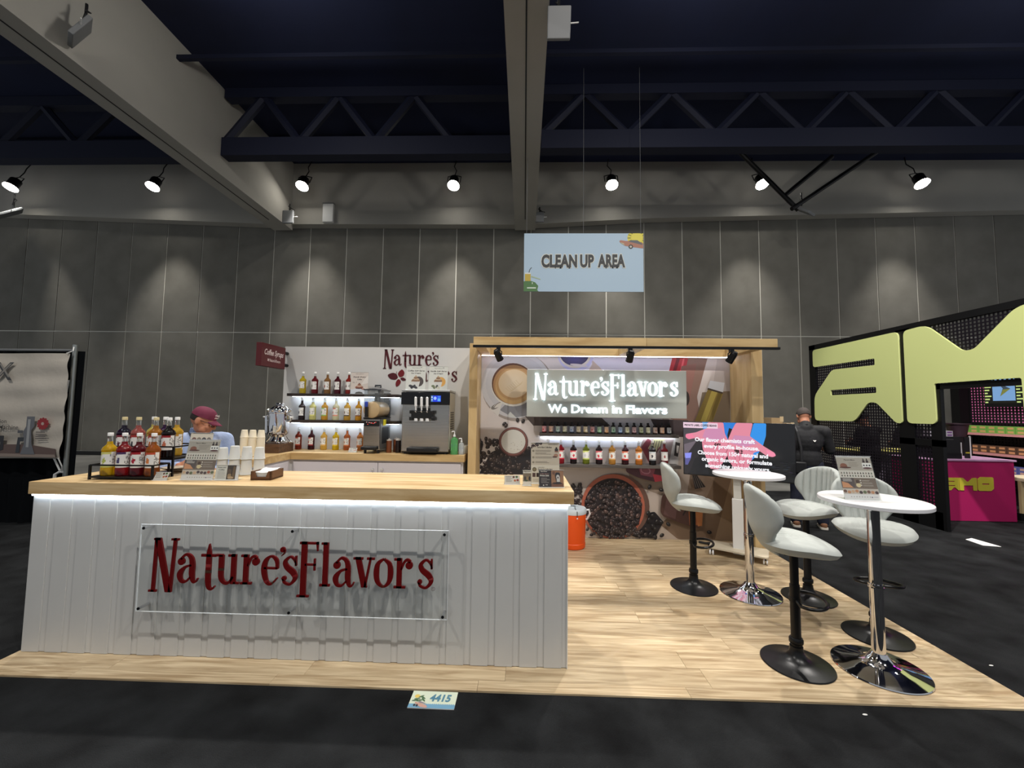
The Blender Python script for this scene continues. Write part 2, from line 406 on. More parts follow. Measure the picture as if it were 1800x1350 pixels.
# soffit: grey face with a light sloping band along its foot
poly = [(-24, 8.2), (-18, 7.953), (-8.24, 7.568), (-.36, 7.544), (.29, 7.562), (3.98, 7.75), (15.75, 7.996), (24, 8.15)]
mb = MB()
for (xa, za), (xb, zb) in zip(poly, poly[1:]):
    mb.add([(xa, 12.98, za), (xb, 12.98, zb), (xb, 12.66, zb+.0), (xa, 12.66, za+.0)], [(0, 1, 2, 3)])
    mb.add([(xa, 12.66, za), (xb, 12.66, zb), (xb, 12.66, 9.62), (xa, 12.66, 9.62)], [(0, 1, 2, 3)])
struct(mb.obj('trim_1', M_soffit, smooth=0))
struct(box('ceiling', M_navy, (-24, -6, 9.6, 24, 13.2, 9.75)))
def beam(name, x0, x1):
    b = struct(box(name, M_soffit, (x0, -2, 7.4, x1, 12.75, 9.6)))
    s = box('slot', M_blackp, ((x0+x1)/2-.012, -2, 7.394, (x0+x1)/2+.012, 12.0, 7.41), b)
    return b
beam('ceiling_beam', -8.25, -7.62); beam('ceiling_beam.001', -.35, .30)
# roof trusses hanging under the deck, in the same glare-tinted navy
def truss(name, y, x0, x1, zl, zh, step):
    mb = MB(); mb.box(x0, y-.14, zl, x1, y+.14, zl+.46); mb.box(x0, y-.12, zh-.25, x1, y+.12, zh)
    n = int((x1-x0)/step)
    for i in range(n):
        a = x0+i*step
        for p, q in (((a, y, zl+.4), (a+step/2, y, zh-.15)), ((a+step/2, y, zh-.15), (a+step, y, zl+.4))): mb.cyl(p, q, .1, n=6)
    return struct(mb.obj(name, M_navy2))
truss('ceiling_truss', 9.6, -7.55, -.4, 7.82, 9.58, 1.9)
truss('ceiling_truss.001', 9.6, .35, 16, 7.95, 9.58, 2.1)
truss('ceiling_truss.002', 9.8, -20, -8.3, 7.9, 9.58, 2.1)
for i, (y, z, w) in enumerate(((8.2, 9.2, .045), (11.4, 9.3, .18))):
    struct(box('ceiling_girder' + ('.%03d' % i if i else ''), M_navy2, (-22, y-w, z-w, 22, y+w, z+w)))

# hanging spot fixtures along the back wall
side = ['leftmost', 'second from the left', 'third from the left', 'middle', 'third from the right', 'second from the right', 'rightmost']
def fixture():
    t = thing('hanging_spotlight', 'x', 'lamp', (0, 0, 0), 0, 'spotlights along the back wall')
    MB().lathe([(.0, .30), (.10, .30), (.12, .27), (.12, .06), (.16, 0), (.155, 0), (.115, .05), (0, .05)], 20).obj('housing', M_black, t)
    MB().lathe([(0, .02), (.15, .02), (.15, .008), (0, .008)], 20).obj('lens', M_lens, t)
    MB().tube([(-.16, 0, .14), (-.17, 0, .36), (0, 0, .42), (.17, 0, .36), (.16, 0, .14)], .012, 6).obj('yoke', M_black, t)
    MB().tube([(0, 0, .41), (.03, 0, .6), (-.05, .02, .8), (.02, 0, 1.15)], .012, 6).obj('cable', M_black, t)
    return t
f0 = fixture()
for i, x in enumerate(ROW_X):
    o = f0 if i == 0 else dup(f0)
    o.location = (x, 12.0, 8.45); o.rotation_euler = (radians(-24), 0, 0); o.scale = (1.2, 1.2, 1.2)
    tag(o, ('centre' if i == 3 else side[i]) + ' of the seven glowing spotlights hung before the back wall', 'lamp')
# small grey network boxes clamped to the beams and soffit
def netbox(loc, s, label, rz=0, tilt=0):
    t = thing('signal_box', label, 'box', loc, rz)
    M = Matrix.Rotation(tilt, 4, 'X')
    b = MB(); b.box(-s/2, -.035, -s*.6, s/2, .035, s*.6, M); b.obj('casing', M_greym, t, bevel=.012)
    MB().tube([(0, .02, s*.55), (.05, .05, s*.9), (-.04, .04, s*1.1), (.06, .1, s*.9), (.16, .05, s*.7)], .012, 6).obj('cable', M_black, t)
    MB().cyl((0, .05, s*.4), (0, .05, s*1.3), .02, n=8).obj('bracket', M_blackp, t)
    MB().cyl((s*.5, 0, 0), (s*.85, 0, .01), .01, n=6).obj('antenna', M_paper, t)
netbox((.44, 5.5, 7.16), .33, 'largest-looking grey signal box, under the near end of the middle ceiling beam', 0, radians(20))
netbox((.42, 12.2, 7.56), .26, 'small grey signal box below the far end of the middle ceiling beam')
netbox((-7.445, 12.2, 7.58), .34, 'grey signal box where the left ceiling beam meets the back wall')
netbox((7.9, 11.5, 7.40), .42, 'grey signal box at the foot of the dark roof pipes', radians(35), radians(-50))
netbox((-16.5, 12.2, 7.72), .5, 'grey signal box on the soffit under the leftmost spotlight', radians(-35), radians(-50))
netbox((-7.35, 6.1, 7.75), .40, 'large grey signal box on the side of the left ceiling beam', radians(-40), radians(-25))
for i, (a, b, l) in enumerate((((6.1, 11.5, 9.2), (7.75, 11.5, 7.42), 'left-sloping dark roof pipe crossing behind a spotlight'),
                               ((7.39, 11.5, 7.86), (8.75, 11.5, 9.0), 'shorter dark roof pipe sloping up to the right'),
                               ((7.5, 11.4, 7.40), (9.9, 11.4, 9.05), 'longer dark roof pipe sloping up to the right beside the grey box'))):
    o = MB().cyl(a, b, .06, n=10).obj('roof_pipe', M_black); tag(o, l, 'pipe', 'dark roof pipes')
t = thing('wall_light_box', 'small white rectangular fixture on the grey soffit', 'light', (-6.38, 12.62, 7.9))
box('casing', M_paper, (-.17, -.06, -.3, .17, .04, .3), t, bevel=.01)
box('cap', M_greym, (-.18, -.07, .3, .18, .05, .33), t)
tag(box('floor_outlet_box', M_paper, (-16.5, 12.6, 0, -16.1, 12.9, .18)), 'small white box on the floor at the foot of the back wall', 'box')

# hanging sign: CLEAN UP AREA
t = thing('hanging_sign', 'light blue hanging sign reading CLEAN UP AREA', 'sign', (1.30, 9.0, 4.965))
box('board', mat('sign_blue_edge', (160, 180, 200), .35), (-1.335, 0, -.668, 1.335, .015, .668), t)
a = Art(.0002)
BL = (176, 201, 222)
a.rect(-1.335, -.668, 1.335, .668, BL)
a.ell(1.19, .56, .21, .21, (222, 210, 70), n=28)
for k in range(16):
    an = k*2*pi/16
    a.line([(1.19+cos(an)*.135, .56+sin(an)*.135), (1.19+cos(an)*.205, .56+sin(an)*.205)], .014, (70, 70, 50))
a.ell(1.19, .57, .12, .12, (228, 216, 80))
a.poly([(.80, .49), (.83, .51), (.96, .49), (1.06, .50), (1.2, .50), (1.33, .44), (1.33, .32), (1.10, .35), (.93, .38), (.82, .45)], (176, 120, 98))
a.poly([(1.0, .48), (1.07, .51), (1.2, .51), (1.31, .43), (1.31, .40)], (95, 98, 104))
a.ell(1.055, .36, .05, .05, (40, 36, 36)); a.ell(1.055, .36, .026, .026, (200, 190, 180)); a.poly([(.82, .46), (.9, .44), (.92, .40), (.86, .42)], (190, 182, 150))
a.poly([(-1.335, -.668), (-1.335, -.44), (-1.2, -.42), (-1.08, -.46), (-1.01, -.54), (-1.03, -.64), (-1.0, -.668)], (70, 118, 62))
a.rect(-1.31, -.43, -1.18, -.27, (196, 170, 62)); a.rect(-1.31, -.27, -1.18, -.24, (222, 226, 222)); a.line([(-1.22, -.24), (-1.2, -.17), (-1.16, -.12)], .014, (45, 50, 60))
a.poly([(-1.17, -.31), (-.96, -.38), (-.96, -.4), (-1.17, -.34)], (170, 190, 160)); a.rect(-1.26, -.6, -1.06, -.575, (225, 235, 225)); a.rect(-1.15, -.50, -1.135, -.46, (225, 235, 225))
for b, c, d in ((.09, (222, 222, 212), 0), (.05, (38, 42, 48), 1)):
    for w_, x_, k_ in (('CLEAN', -.543, .80), ('UP', .079, .31), ('AREA', .623, .61)): a.text(w_, x_, .01+.03*(x_+.5)*.2, .385, c, bold=b, width=k_+.03*(1-d), space=1.06)
a.v = [(min(max(u, -1.335), 1.335), e, min(max(v, -.668), .668)) for u, e, v in a.v]
a.obj('printed_face', t, (0, -.002, 0), m=PRINT)
for x in (-1.28, 0, 1.28): MB().cyl((x, .007, .668), (x, .007, 4.6), .004, n=5).obj('hanging_wire', M_greym, t)

# left neighbour: black pipe-and-drape with a printed banner
t = thing('pipe_and_drape', 'black drape wall on a silver pipe frame at the left', 'drape', (-8.6, 5.9, 0))
def drape(x0, x1, y, z0, z1, n):
    return MB().grid(lambda u, v: (x0+(x1-x0)*u, y+.025*sin(u*n*2*pi)+.012*sin(u*n*5+v*3), z0+(z1-z0)*v), n*8, 8)
M_drape = mat('black_drape', (15, 17, 20), .95, spec=.1)
drape(-2.5, 1.98, 0, .02, 2.44, 16).obj('drape_panel', M_drape, t)
MB().cyl((-2.5, -.03, 2.45), (1.9, -.03, 2.45), .02, n=10).obj('rail', M_greym, t)
MB().cyl((1.90, -.06, 0), (1.90, -.06, 2.53), .03, n=12).obj('pole', mat('silver_pole', (168, 172, 170), .35, .8), t)
MB().tube([(1.88, -.1, 2.0), (1.84, -.11, 1.5), (1.78, -.12, .86), (1.86, -.1, .68)], .012, 6).obj('tie_cord', M_paper, t)
MB().tube([(1.76, -.08, .45), (1.77, -.08, .62), (1.84, -.08, .66), (1.9, -.08, .66)], .02, 8).obj('clamp', M_paper, t)
t = thing('side_drape', 'low black drape panel hanging in front of the left drape wall, beside the counter', 'drape', (-8.6, 5.54, 0)); drape(.95, 1.92, 0, .0, .62, 5).obj('drape_panel', M_drape, t)
t = thing('banner', 'wrinkled beige cloth banner with coffee machines printed on it, tied to the black drape', 'banner', (-8.6, 5.74, 0))
bm_ = MB().grid(lambda u, v: (-2.4+4.32*u+.02*sin(v*3), .015*sin(u*23+v*9)*sin(v*7+1)+.01*sin(v*31-u*4), .86+1.53*v-.018*(1-abs(2*u-1))), 90, 50)
bm_.obj('cloth', tweak(mat('banner_cloth', (204, 196, 184), .8), (196, 188, 176), (212, 204, 192), ns=1.4, bump=.5, bscale=14, rnd=False), t)
a = Art(.0004)
a.poly([(-2.3, .88), (1.89, .88), (1.88, 1.0), (1.45, 1.06), (.8, 1.05), (.2, 1.10), (-2.3, 1.12)], (104, 84, 78)); a.poly([(-2.3, .88), (1.89, .88), (1.87, .92), (-2.3, .95)], (150, 134, 124))
a.text('X', 1.0, 2.10, .36, (66, 66, 68), bold=.02, shear=.1); a.text('X', 1.01, 2.115, .30, (150, 144, 136), bold=-.005, shear=.1)
a.text('E  L  L  I', -.2, 2.10, .34, (66, 66, 68), bold=.02); a.text('Espresso Maker', .10, 1.87, .2, (88, 84, 80), bold=.01, width=1.45)
a.text('Edition', 1.0, 1.385, .085, (84, 80, 76), bold=.01); a.text('Coffee Making Machine', .88, 1.30, .085, (84, 80, 76), bold=.01, width=.84)
a.poly([(.5, .98), (.5, 1.18), (1.1, 1.18), (1.1, .98), (1.05, .96)], (44, 44, 48)); a.rect(.62, 1.18, 1.0, 1.28, (92, 90, 88)); a.rect(.55, 1.05, 1.06, 1.09, (86, 84, 84)); a.rect(1.0, .94, 1.03, .98, (60, 58, 56))
a.poly([(1.36, .92), (1.41, 1.07), (1.38, 1.24), (1.42, 1.32), (1.42, 1.46), (1.54, 1.46), (1.54, 1.32), (1.50, 1.26), (1.52, 1.07), (1.58, .92)], (110, 112, 118)); a.poly([(1.29, .94), (1.31, 1.16), (1.40, 1.16), (1.40, 1.10), (1.35, 1.10), (1.35, .94)], (56, 60, 66)); a.rect(1.44, 1.02, 1.48, 1.42, (166, 168, 170)); a.rect(1.30, 1.22, 1.38, 1.26, (92, 94, 98))
a.k += 2
for k in range(12): a.ell(1.67+.055*cos(k*pi/6), 1.36+.055*sin(k*pi/6), .035, .022, (158, 40, 46), rot=k*pi/6)
a.ell(1.67, 1.36, .022, .022, (196, 170, 160)); a.lines(1.58, 1.78, 1.23, 4, .03, .014, (110, 102, 98), 3)
for i in range(len(a.v)): a.v[i] = (min(a.v[i][0], 1.895), a.v[i][1], a.v[i][2])
a.obj('print', t, (0, -.035, 0))
MB().tube([(1.90, -.01, 2.385), (1.95, .03, 2.43), (1.9, .08, 2.50)], .008, 6).obj('corner_tie', M_paper, t)
MB().tube([(1.90, -.01, .87), (1.93, .02, .75), (1.88, .07, .66)], .008, 6).obj('corner_tie', M_paper, t)
tag(box('paper_sheet', M_paper, (-8.05, 5.95, .0, -7.72, 6.25, .012)), 'white sheet lying on the floor under the black drape', 'paper')

# ------------------------------------------------------------------ booth floor
plat = struct(box('floor_platform', mat('platform_edge', (120, 100, 74), .7), (-3.28, 2.452, 0, 2.89, 5.42, .018)))
pl_me = MB().box(.0008, .0008, 0, 1.2192, .1792, .0115).mesh('plank', M_plank)
rr = random.Random(5)
y = 2.445; row = 0
while y < 5.36:
    h = .09 if row == 0 else .18
    x = -3.29-rr.uniform(0, 1.0)
    while x < 2.9:
        x0, x1 = max(x, -3.29), min(x+1.22, 2.90)
        if x1-x0 > .03:
            o = bpy.data.objects.new('plank', pl_me); COL.objects.link(o); o.parent = plat
            o.location = (x0, y, .0185+rr.uniform(0, .0006)); o.scale = ((x1-x0)/1.22, h/.18, 1)
        x += 1.22
    y += h; row += 1

# ------------------------------------------------------------------ front service counter
ct = thing('service_counter', 'long white panelled service counter with a maple worktop and a lit underside', 'counter', (-1.49, 2.65, .03))
MB().box(-3.255, 2.70, .03, .285, 3.24, 1.049).obj('carcass', M_white, ct, w=True)
MB().box(-3.285, 2.648, 1.049, .326, 3.28, 1.131).obj('worktop', M_slab, ct, w=True, bevel=.003)
# flat boards with recessed channels between them
wd = .1548; W_ = wd-.046
bme = MB().box(0, 0, 0, W_, .014, 1.008).mesh('board', M_board, 0)
MB().box(-3.255, 2.6765, .034, .285, 2.702, 1.045).obj('channel_back', M_board, ct, w=True, smooth=0)
for k in range(-1, 22):
    o = bpy.data.objects.new('board', bme); COL.objects.link(o); o.parent = ct
    x0 = -3.155+wd*k+.046
    if k < 0: x0 = -3.268; o.scale = (.113/W_, 1, 1)
    o.location = (x0+1.49, 2.6705-2.65, .003)
MB().box(.285, 2.668, .03, .290, 3.24, 1.045).obj('end_panel', M_white, ct, w=True)
MB().box(-3.262, 2.652, 1.040, .30, 2.664, 1.048).obj('led_strip', M_ledc, ct, w=True)

# clear sign on the counter front, raised letters on stand-offs
sg = thing('acrylic_sign', 'clear acrylic panel with raised maroon NaturesFlavors lettering on the counter front', 'sign', (-1.46, 2.608, .61))
MB().box(-.995, -.004, -.272, .995, .004, .272).obj('panel', M_clear, sg)
ed = MB()
for b in ((-.996, -.0042, .2705, .996, .0042, .2725), (-.996, -.0042, -.2725, .996, .0042, -.2705), (-.9965, -.0042, -.272, -.9945, .0042, .272), (.9945, -.0042, -.272, .9965, .0042, .272)): ed.box(*b)
ed.obj('polished_edge', mat('polished_edge', (236, 240, 242), .25), sg)
for x in (-.97, 0, .97):
    for z in (-.25, .25):
        s = MB().cyl((x, -.012, z), (x, .0585, z), .0095, n=14).obj('standoff', M_chrome, sg); MB().cyl((x, -.013, z), (x, -.0155, z), .0085, n=14).obj('cap', M_bsat, s)
U = .1826; LX = -2.372+1.46; LZ = .527-.61
def letters(parent, x, z, u, d0, d1, m, name='letter', tilt=0.0, part=None):
    for ch, ax in LOGO:
        if part == 1 and ax > 5: continue
        if part == 2:
            if ax < 5: continue
            ax -= 5.24
        mb = MB()
        for q in GLY[ch]: mb.prism([(x+(ax+a)*u, z+b*u) for a, b in q], d0, d1, lambda a, b, d: (a, d, b))
        mb.obj(name, m, parent, smooth=25)
letters(sg, LX, LZ, U, -.016, -.0045, M_logo_red)
a = Art(.0001); a.ell(.905, -.085, .012, .012, (90, 60, 60)); a.ell(.905, -.085, .0095, .0095, (205, 203, 200)); a.text('R', .905, -.085, .014, (80, 50, 50), bold=.02); a.obj('registered_mark', sg, (0, -.0045, 0))

# booth number card on the carpet
t = thing('floor_card', 'pale booth number card 4415 lying on the black carpet', 'card', (-.489, 2.371, .0201), radians(-.5))
box('card', M_paper, (-.128, -.066, .0, .128, .066, .004), t)
a = Art(.00006)
a.rect(-.128, -.066, .128, .066, (226, 236, 214)); a.rect(-.128, -.066, .128, -.036, (120, 172, 204))
for k in range(15): a.rect(-.03+k*.0105, -.037, -.0245+k*.0105, -.032, (120, 172, 204))
a.poly([(-.10, -.022), (-.07, -.03), (-.03, -.045), (-.02, -.06), (-.03, -.066), (-.06, -.06), (-.09, -.04)], (214, 168, 152)); a.poly([(-.07, -.016), (-.03, -.034), (-.05, -.034), (-.08, -.026)], (150, 140, 150))
a.ell(-.095, .022, .015, .014, (238, 208, 110)); 
for x, y_, r in ((-.072, .02, .6), (-.06, .012, -.6), (-.09, 0, .1), (-.1, -.012, .2), (-.055, -.005, -.9), (-.075, -.012, .4)): a.ell(x, y_, .018, .005, (84, 118, 84), rot=r)
for x, y_ in ((-.095, -.048), (-.08, -.05)): a.ell(x, y_, .006, .009, (60, 60, 66))
a.text('4415', .038, .009, .075, (84, 138, 164), bold=.035, shear=.1, width=.118)
a.obj('printed_face', t, (0, 0, .0045), (-pi/2, 0, 0))

# ------------------------------------------------------------------ bottles
LIQ = {}
def liquid(c):
    if c not in LIQ:
        m = mat('syrup_%02d' % len(LIQ), c, .08, trans=.55, ior=1.36, spec=.6); LIQ[c] = m
    return LIQ[c]
M_glass = mat('bottle_neck_glass', (228, 232, 230), .05, trans=.9, ior=1.3)
M_capw = mat('white_cap', (236, 236, 234), .45)
def label_mesh(r, z0, z1, cols, seed, base=(232, 231, 228)):
    """wrapped paper label: colour band, white field with a fruit, lower band"""
    top, fruit, bot = cols; rr = random.Random(seed); n, k = 18, 14; W0 = base
    fx, fy, fr = rr.uniform(-.25, .0), rr.uniform(.38, .48), rr.uniform(.13, .17)
    me_v = []; me_f = []; me_c = []
    for i in range(n):
        for j in range(k):
            u0, u1 = -1+2*i/n, -1+2*(i+1)/n; v0, v1 = j/k, (j+1)/k; uc, vc = (u0+u1)/2, (v0+v1)/2
            c = W0
            if vc > .84+.06*uc and uc < .55: c = top
            elif bot and vc < .13: c = bot
            elif ((uc-fx)/1.2)**2+((vc-fy)*.8)**2 < (fr*rr.uniform(.8, 1.15))**2: c = fruit
            elif uc > .45 and rr.random() < .35 and .2 < vc < .85: c = (150, 148, 146)
            b = len(me_v)
            for u, v in ((u0, v0), (u1, v0), (u1, v1), (u0, v1)):
                an = u*1.45; me_v.append((r*sin(an), -r*cos(an), z0+(z1-z0)*v)); me_c += [*lin(c)]
            me_f.append((b, b+1, b+2, b+3))
    me = bpy.data.meshes.new('label'); me.from_pydata(me_v, [], me_f); me.materials.append(PRINT)
    at = me.attributes.new('col', 'FLOAT_COLOR', 'POINT'); at.data.foreach_set('color', me_c)
    return me
_bm = {}
def bottle(liq, cols, label, group, loc, rz=0, seed=0, h=.295, cap=None, fill=1.0, name='syrup_bottle', s=1.0):
    t = thing(name, label, 'bottle', loc, rz, group); t.scale = (s, s, s)
    key = (liq, fill)
    if key not in _bm:
        body = MB().lathe([(0, 0), (.038, 0), (.043, .006), (.0435, .05), (.0405, .058), (.0405, .165), (.0435, .172), (.0435, .182), (.037, .197), (.026, .208), (.0175, .218), (.0155, .225+.02*fill)], 22).mesh('syrup', liquid(liq))
        neck = MB().lathe([(.0162, .222), (.0145, .245), (.0142, .272), (.016, .276), (.016, .280), (0, .280)], 16).mesh('neck', M_glass)
        if fill > .99:
            body = MB().lathe([(0, 0), (.038, 0), (.043, .006), (.0435, .05), (.0405, .058), (.0405, .165), (.0435, .172), (.0435, .182), (.037, .197), (.026, .208), (.0175, .218), (.0150, .235), (.0145, .262)], 22).mesh('syrup', liquid(liq))
            neck = MB().lathe([(.0150, .258), (.0145, .272), (.016, .276), (.016, .280), (0, .280)], 16).mesh('neck', M_glass)
        cp = MB().lathe([(.0, .298), (.0150, .298), (.0165, .296), (.0170, .276), (0, .276)], 16).mesh('cap', M_capw)
        _bm[key] = (body, neck, cp)
    for nm, me in zip(('syrup', 'neck', 'cap'), _bm[key]):
        o = bpy.data.objects.new(nm, me); COL.objects.link(o); o.parent = t
        if nm == 'cap' and cap:
            o.data = me.copy(); o.data.materials.clear(); o.data.materials.append(cap)
    o = bpy.data.objects.new('label', label_mesh(.0412, .058, .165, cols, seed)); COL.objects.link(o); o.parent = t
    return t
AMB = (196, 120, 34); GOLD = (222, 170, 52); YEL = (232, 186, 22); DRED = (110, 14, 24); RED = (170, 30, 34); PURP = (38, 14, 44); BLK = (30, 16, 18); PALE = (226, 220, 150); CLR = (226, 224, 196); BRN = (140, 62, 26); OLV = (150, 140, 40); PINK = (176, 92, 84); LEM = (226, 206, 96)
ordn = ['first', 'second', 'third', 'fourth', 'fifth', 'sixth', 'seventh', 'eighth', 'ninth', 'tenth', 'eleventh', 'twelfth', 'thirteenth', 'fourteenth', 'fifteenth', 'sixteenth', 'seventeenth', 'eighteenth', 'nineteenth']

# tiered black wire rack on the counter with eleven bottles
rk = thing('bottle_rack', 'black two-tier wire rack of syrup bottles on the left end of the counter', 'rack', (-2.78, 2.90, 1.131), radians(2))
mb = MB()
def frame(mb, x0, x1, y0, y1, z0, zr):
    for x in (x0, x1):
        for y_ in (y0, y1): mb.box(x-.006, y_-.006, 0, x+.006, y_+.006, zr)
    for z in (z0, zr-.006):
        mb.box(x0, y0-.005, z, x1, y0+.005, z+.010); mb.box(x0, y1-.005, z, x1, y1+.005, z+.010)
        mb.box(x0-.005, y0, z, x0+.005, y1, z+.010); mb.box(x1-.005, y0, z, x1+.005, y1, z+.010)
frame(mb, -.215, .215, -.135, .0, .012, .10); mb.obj('lower_frame', M_black, rk)
mb = MB(); frame(mb, -.275, .225, .02, .30, .125, .215); mb.obj('upper_frame', M_black, rk)
box('lower_tray', M_blackp, (-.21, -.13, .010, .21, -.005, .020), rk); box('upper_tray', M_blackp, (-.27, .025, .118, .22, .295, .128), rk)
fr = [(YEL, ((206, 204, 120), (176, 186, 90), (206, 204, 110)), 'bright yellow'), ((150, 26, 34), ((70, 44, 90), (76, 70, 110), None), 'red lavender'), ((104, 12, 26), ((160, 24, 40), (170, 24, 50), None), 'dark crimson'), ((176, 96, 30), ((186, 76, 44), (214, 130, 70), None), 'amber orange')]
Mr = Matrix.Rotation(radians(2), 4, 'Z')
for i, (l, c, nm) in enumerate(fr):
    p = Vector((-.155+i*.103, -.068, .0205)); p = Mr @ p + Vector((-2.78, 2.90, 1.131))
    bottle(l, c, '%s syrup bottle, %s from the left on the lower rack tier' % (nm, ordn[i]), 'syrup bottles on the counter rack', p, radians(14), seed=10+i, fill=.6)
bk = [(-.205, .085, PURP, ((120, 30, 50), (90, 40, 60), None), 'near-black', 'front row, leftmost', (208, 190, 140)),
      (-.10, .085, PINK, ((160, 40, 40), (60, 60, 70), None), 'rosy brown', 'front row, second from the left', (220, 210, 170)),
      (.03, .085, (186, 120, 36), ((170, 60, 40), (190, 110, 60), None), 'honey amber', 'front row, third from the left', (216, 205, 170)),
      (.128, .085, BLK, ((150, 30, 40), (196, 110, 80), None), 'black cherry', 'front row, rightmost', None),
      (-.115, .235, LEM, ((190, 160, 60), (200, 170, 60), None), 'pale yellow', 'back row, behind the honey amber one', None),
      (-.025, .235, (60, 20, 66), ((90, 30, 60), (80, 40, 80), None), 'deep purple', 'back row, between two others', None),
      (.066, .235, (226, 180, 60), ((200, 150, 60), (210, 170, 80), None), 'golden yellow', 'back row, rightmost', None)]
for i, (x, y_, l, c, nm, wh, cpc) in enumerate(bk):
    p = Mr @ Vector((x, y_, .1285)) + Vector((-2.78, 2.90, 1.131))
    bottle(l, c, '%s syrup bottle, upper rack tier, %s' % (nm, wh), 'syrup bottles on the counter rack', p, radians(14), seed=30+i, fill=.6, cap=mat('cream_cap', (214, 198, 150), .5) if cpc else None)

# ------------------------------------------------------------------ acrylic holders with printed sheets
def sheet_menu(a, w, h, seed=0):
    """coffee drinks menu: heading band, two rows of bottles, dark mid block, fruit strip, pale foot"""
    rr = random.Random(seed)
    a.rect(-w/2, 0, w/2, h, (206, 200, 190)); a.rect(-w/2, h*.66, w/2, h*.96, (168, 160, 148)); a.rect(-w/2, h*.96, w/2, h, (214, 210, 204))
    a.text('Flavors Menu', -w*.12, h*.905, h*.045, (70, 58, 50), bold=.02, shear=.2); a.lines(-w*.16, w*.2, h*.84, 4, h*.03, h*.008, (130, 120, 110), seed)
    a.ell(-w*.32, h*.77, w*.1, h*.055, (132, 82, 62)); a.rect(-w*.42, h*.735, -w*.22, h*.78, (132, 82, 62)); a.ell(-w*.28, h*.725, w*.17, h*.02, (84, 46, 36))
    for x in (.25, .35): a.rect(w*x, h*.85, w*(x+.07), h*.90, (52, 36, 36)); a.rect(w*(x+.02), h*.90, w*(x+.05), h*.945, (40, 28, 28))
    a.rect(w*.22, h*.71, w*.48, h*.84, (228, 226, 222)); a.ell(w*.35, h*.72, w*.13, h*.022, (92, 58, 58))
    for x in (.27, .35, .43): a.ell(w*x, h*.785, w*.025, h*.018, (50, 48, 52))
    for r_ in (0, 1):
        for k in range(12):
            x = -w*.43+k*w*.078; y_ = h*(.60-r_*.065); c = rr.choice([(60, 46, 44), (92, 76, 60), (70, 84, 66), (112, 92, 82), (48, 40, 44)])
            a.rect(x-w*.018, y_-h*.02, x+w*.018, y_+h*.006, c); a.rect(x-w*.007, y_+h*.006, x+w*.007, y_+h*.024, c)
    a.rect(-w/2, h*.24, w/2, h*.485, (112, 98, 86)); a.rect(-w/2, h*.27, -w*.12, h*.485, (84, 74, 72))
    a.lines(-w*.44, -w*.16, h*.455, 3, h*.025, h*.012, (190, 184, 176), seed+1); a.poly([(-w*.48, h*.26), (-w*.18, h*.26), (-w*.3, h*.36), (-w*.48, h*.40)], (196, 140, 100))
    a.ell(-w*.02, h*.32, w*.07, h*.05, (206, 190, 150)); a.ell(-w*.03, h*.40, w*.05, h*.04, (74, 56, 44))
    for k in range(3): a.ell(w*.06, h*(.43-k*.055), w*.02, h*.014, (216, 208, 196)); a.lines(w*.1, w*.42, h*(.43-k*.055), 2, h*.016, h*.006, (176, 166, 156), seed+k)
    a.rect(-w/2, h*.12, w/2, h*.235, (188, 178, 166))
    for k in range(9): a.ell(-w*.44+k*w*.11, h*(.155+rr.uniform(0, .03)), w*.05, h*.035, rr.choice([(150, 80, 56), (104, 76, 64), (180, 130, 96), (92, 100, 70), (72, 56, 56), (190, 160, 130)]))
    a.rect(-w/2, 0, w/2, h*.115, (214, 212, 210))
    for k in range(8): a.ell(-w*.3+k*w*.075, h*.055, w*.02, h*.014, (168, 164, 160))
    a.ell(w*.28, h*.05, w*.02, h*.014, (70, 70, 96)); a.lines(w*.32, w*.45, h*.05, 1, .01, h*.01, (140, 138, 150), 2)
def holder(name, label, loc, rz, w, h, art, lean=12, group=None, back=.07):
    """slanted clear holder: leaning front pocket on a flat foot, printed sheet behind its front"""
    t = thing(name, label, 'holder', loc, radians(rz), group); L = radians(lean); M = Matrix.Rotation(-L, 4, 'X')
    mb = MB(); mb.box(-w/2-.004, -.002, .002, w/2+.004, 0, h+.004, M); mb.box(-w/2-.004, .003, .002, w/2+.004, .005, h+.004, M); mb.box(-w/2-.004, 0, 0, w/2+.004, back, .002)
    mb.obj('clear_pocket', M_clear, t)
    e = MB(); e.box(-w/2-.004, -.0022, h+.003, w/2+.004, .005, h+.0045, M); e.box(-w/2-.004, -.004, 0, w/2+.004, .006, .0025)
    e.obj('bright_edge', mat('acrylic_edge', (238, 242, 244), .2), t)
    a = Art(.00001); art(a, w, h); o = a.obj('printed_sheet', t, (0, .0025, .004), (-L, 0, 0), PRINTG)
    return t
holder('menu_holder', 'tall clear holder with the coffee flavours menu, beside the bottle rack on the counter', (-2.27, 2.80, 1.132), 4, .216, .279, sheet_menu, 14)
def art_back(a, w, h):
    a.rect(-w/2, 0, w/2, h, (224, 212, 196)); a.lines(-w*.4, w*.4, h*.98, 1, .01, .006, (110, 90, 80))
    for k, c in enumerate(((112, 70, 62), (132, 118, 104), (62, 58, 64), (120, 110, 106))): a.ell(-w*.33+k*w*.22, h*.83, .017, .02, c); a.ell(-w*.33+k*w*.22, h*.82, .009, .011, (196, 180, 160))
    a.lines(-w*.4, w*.4, h*.7, 8, h*.07, .006, (140, 128, 118), 4)
holder('menu_holder', 'cream card with four round pictures, standing behind the tall menu holder', (-2.395, 2.935, 1.132), 3, .165, .315, art_back, 10, back=.03)
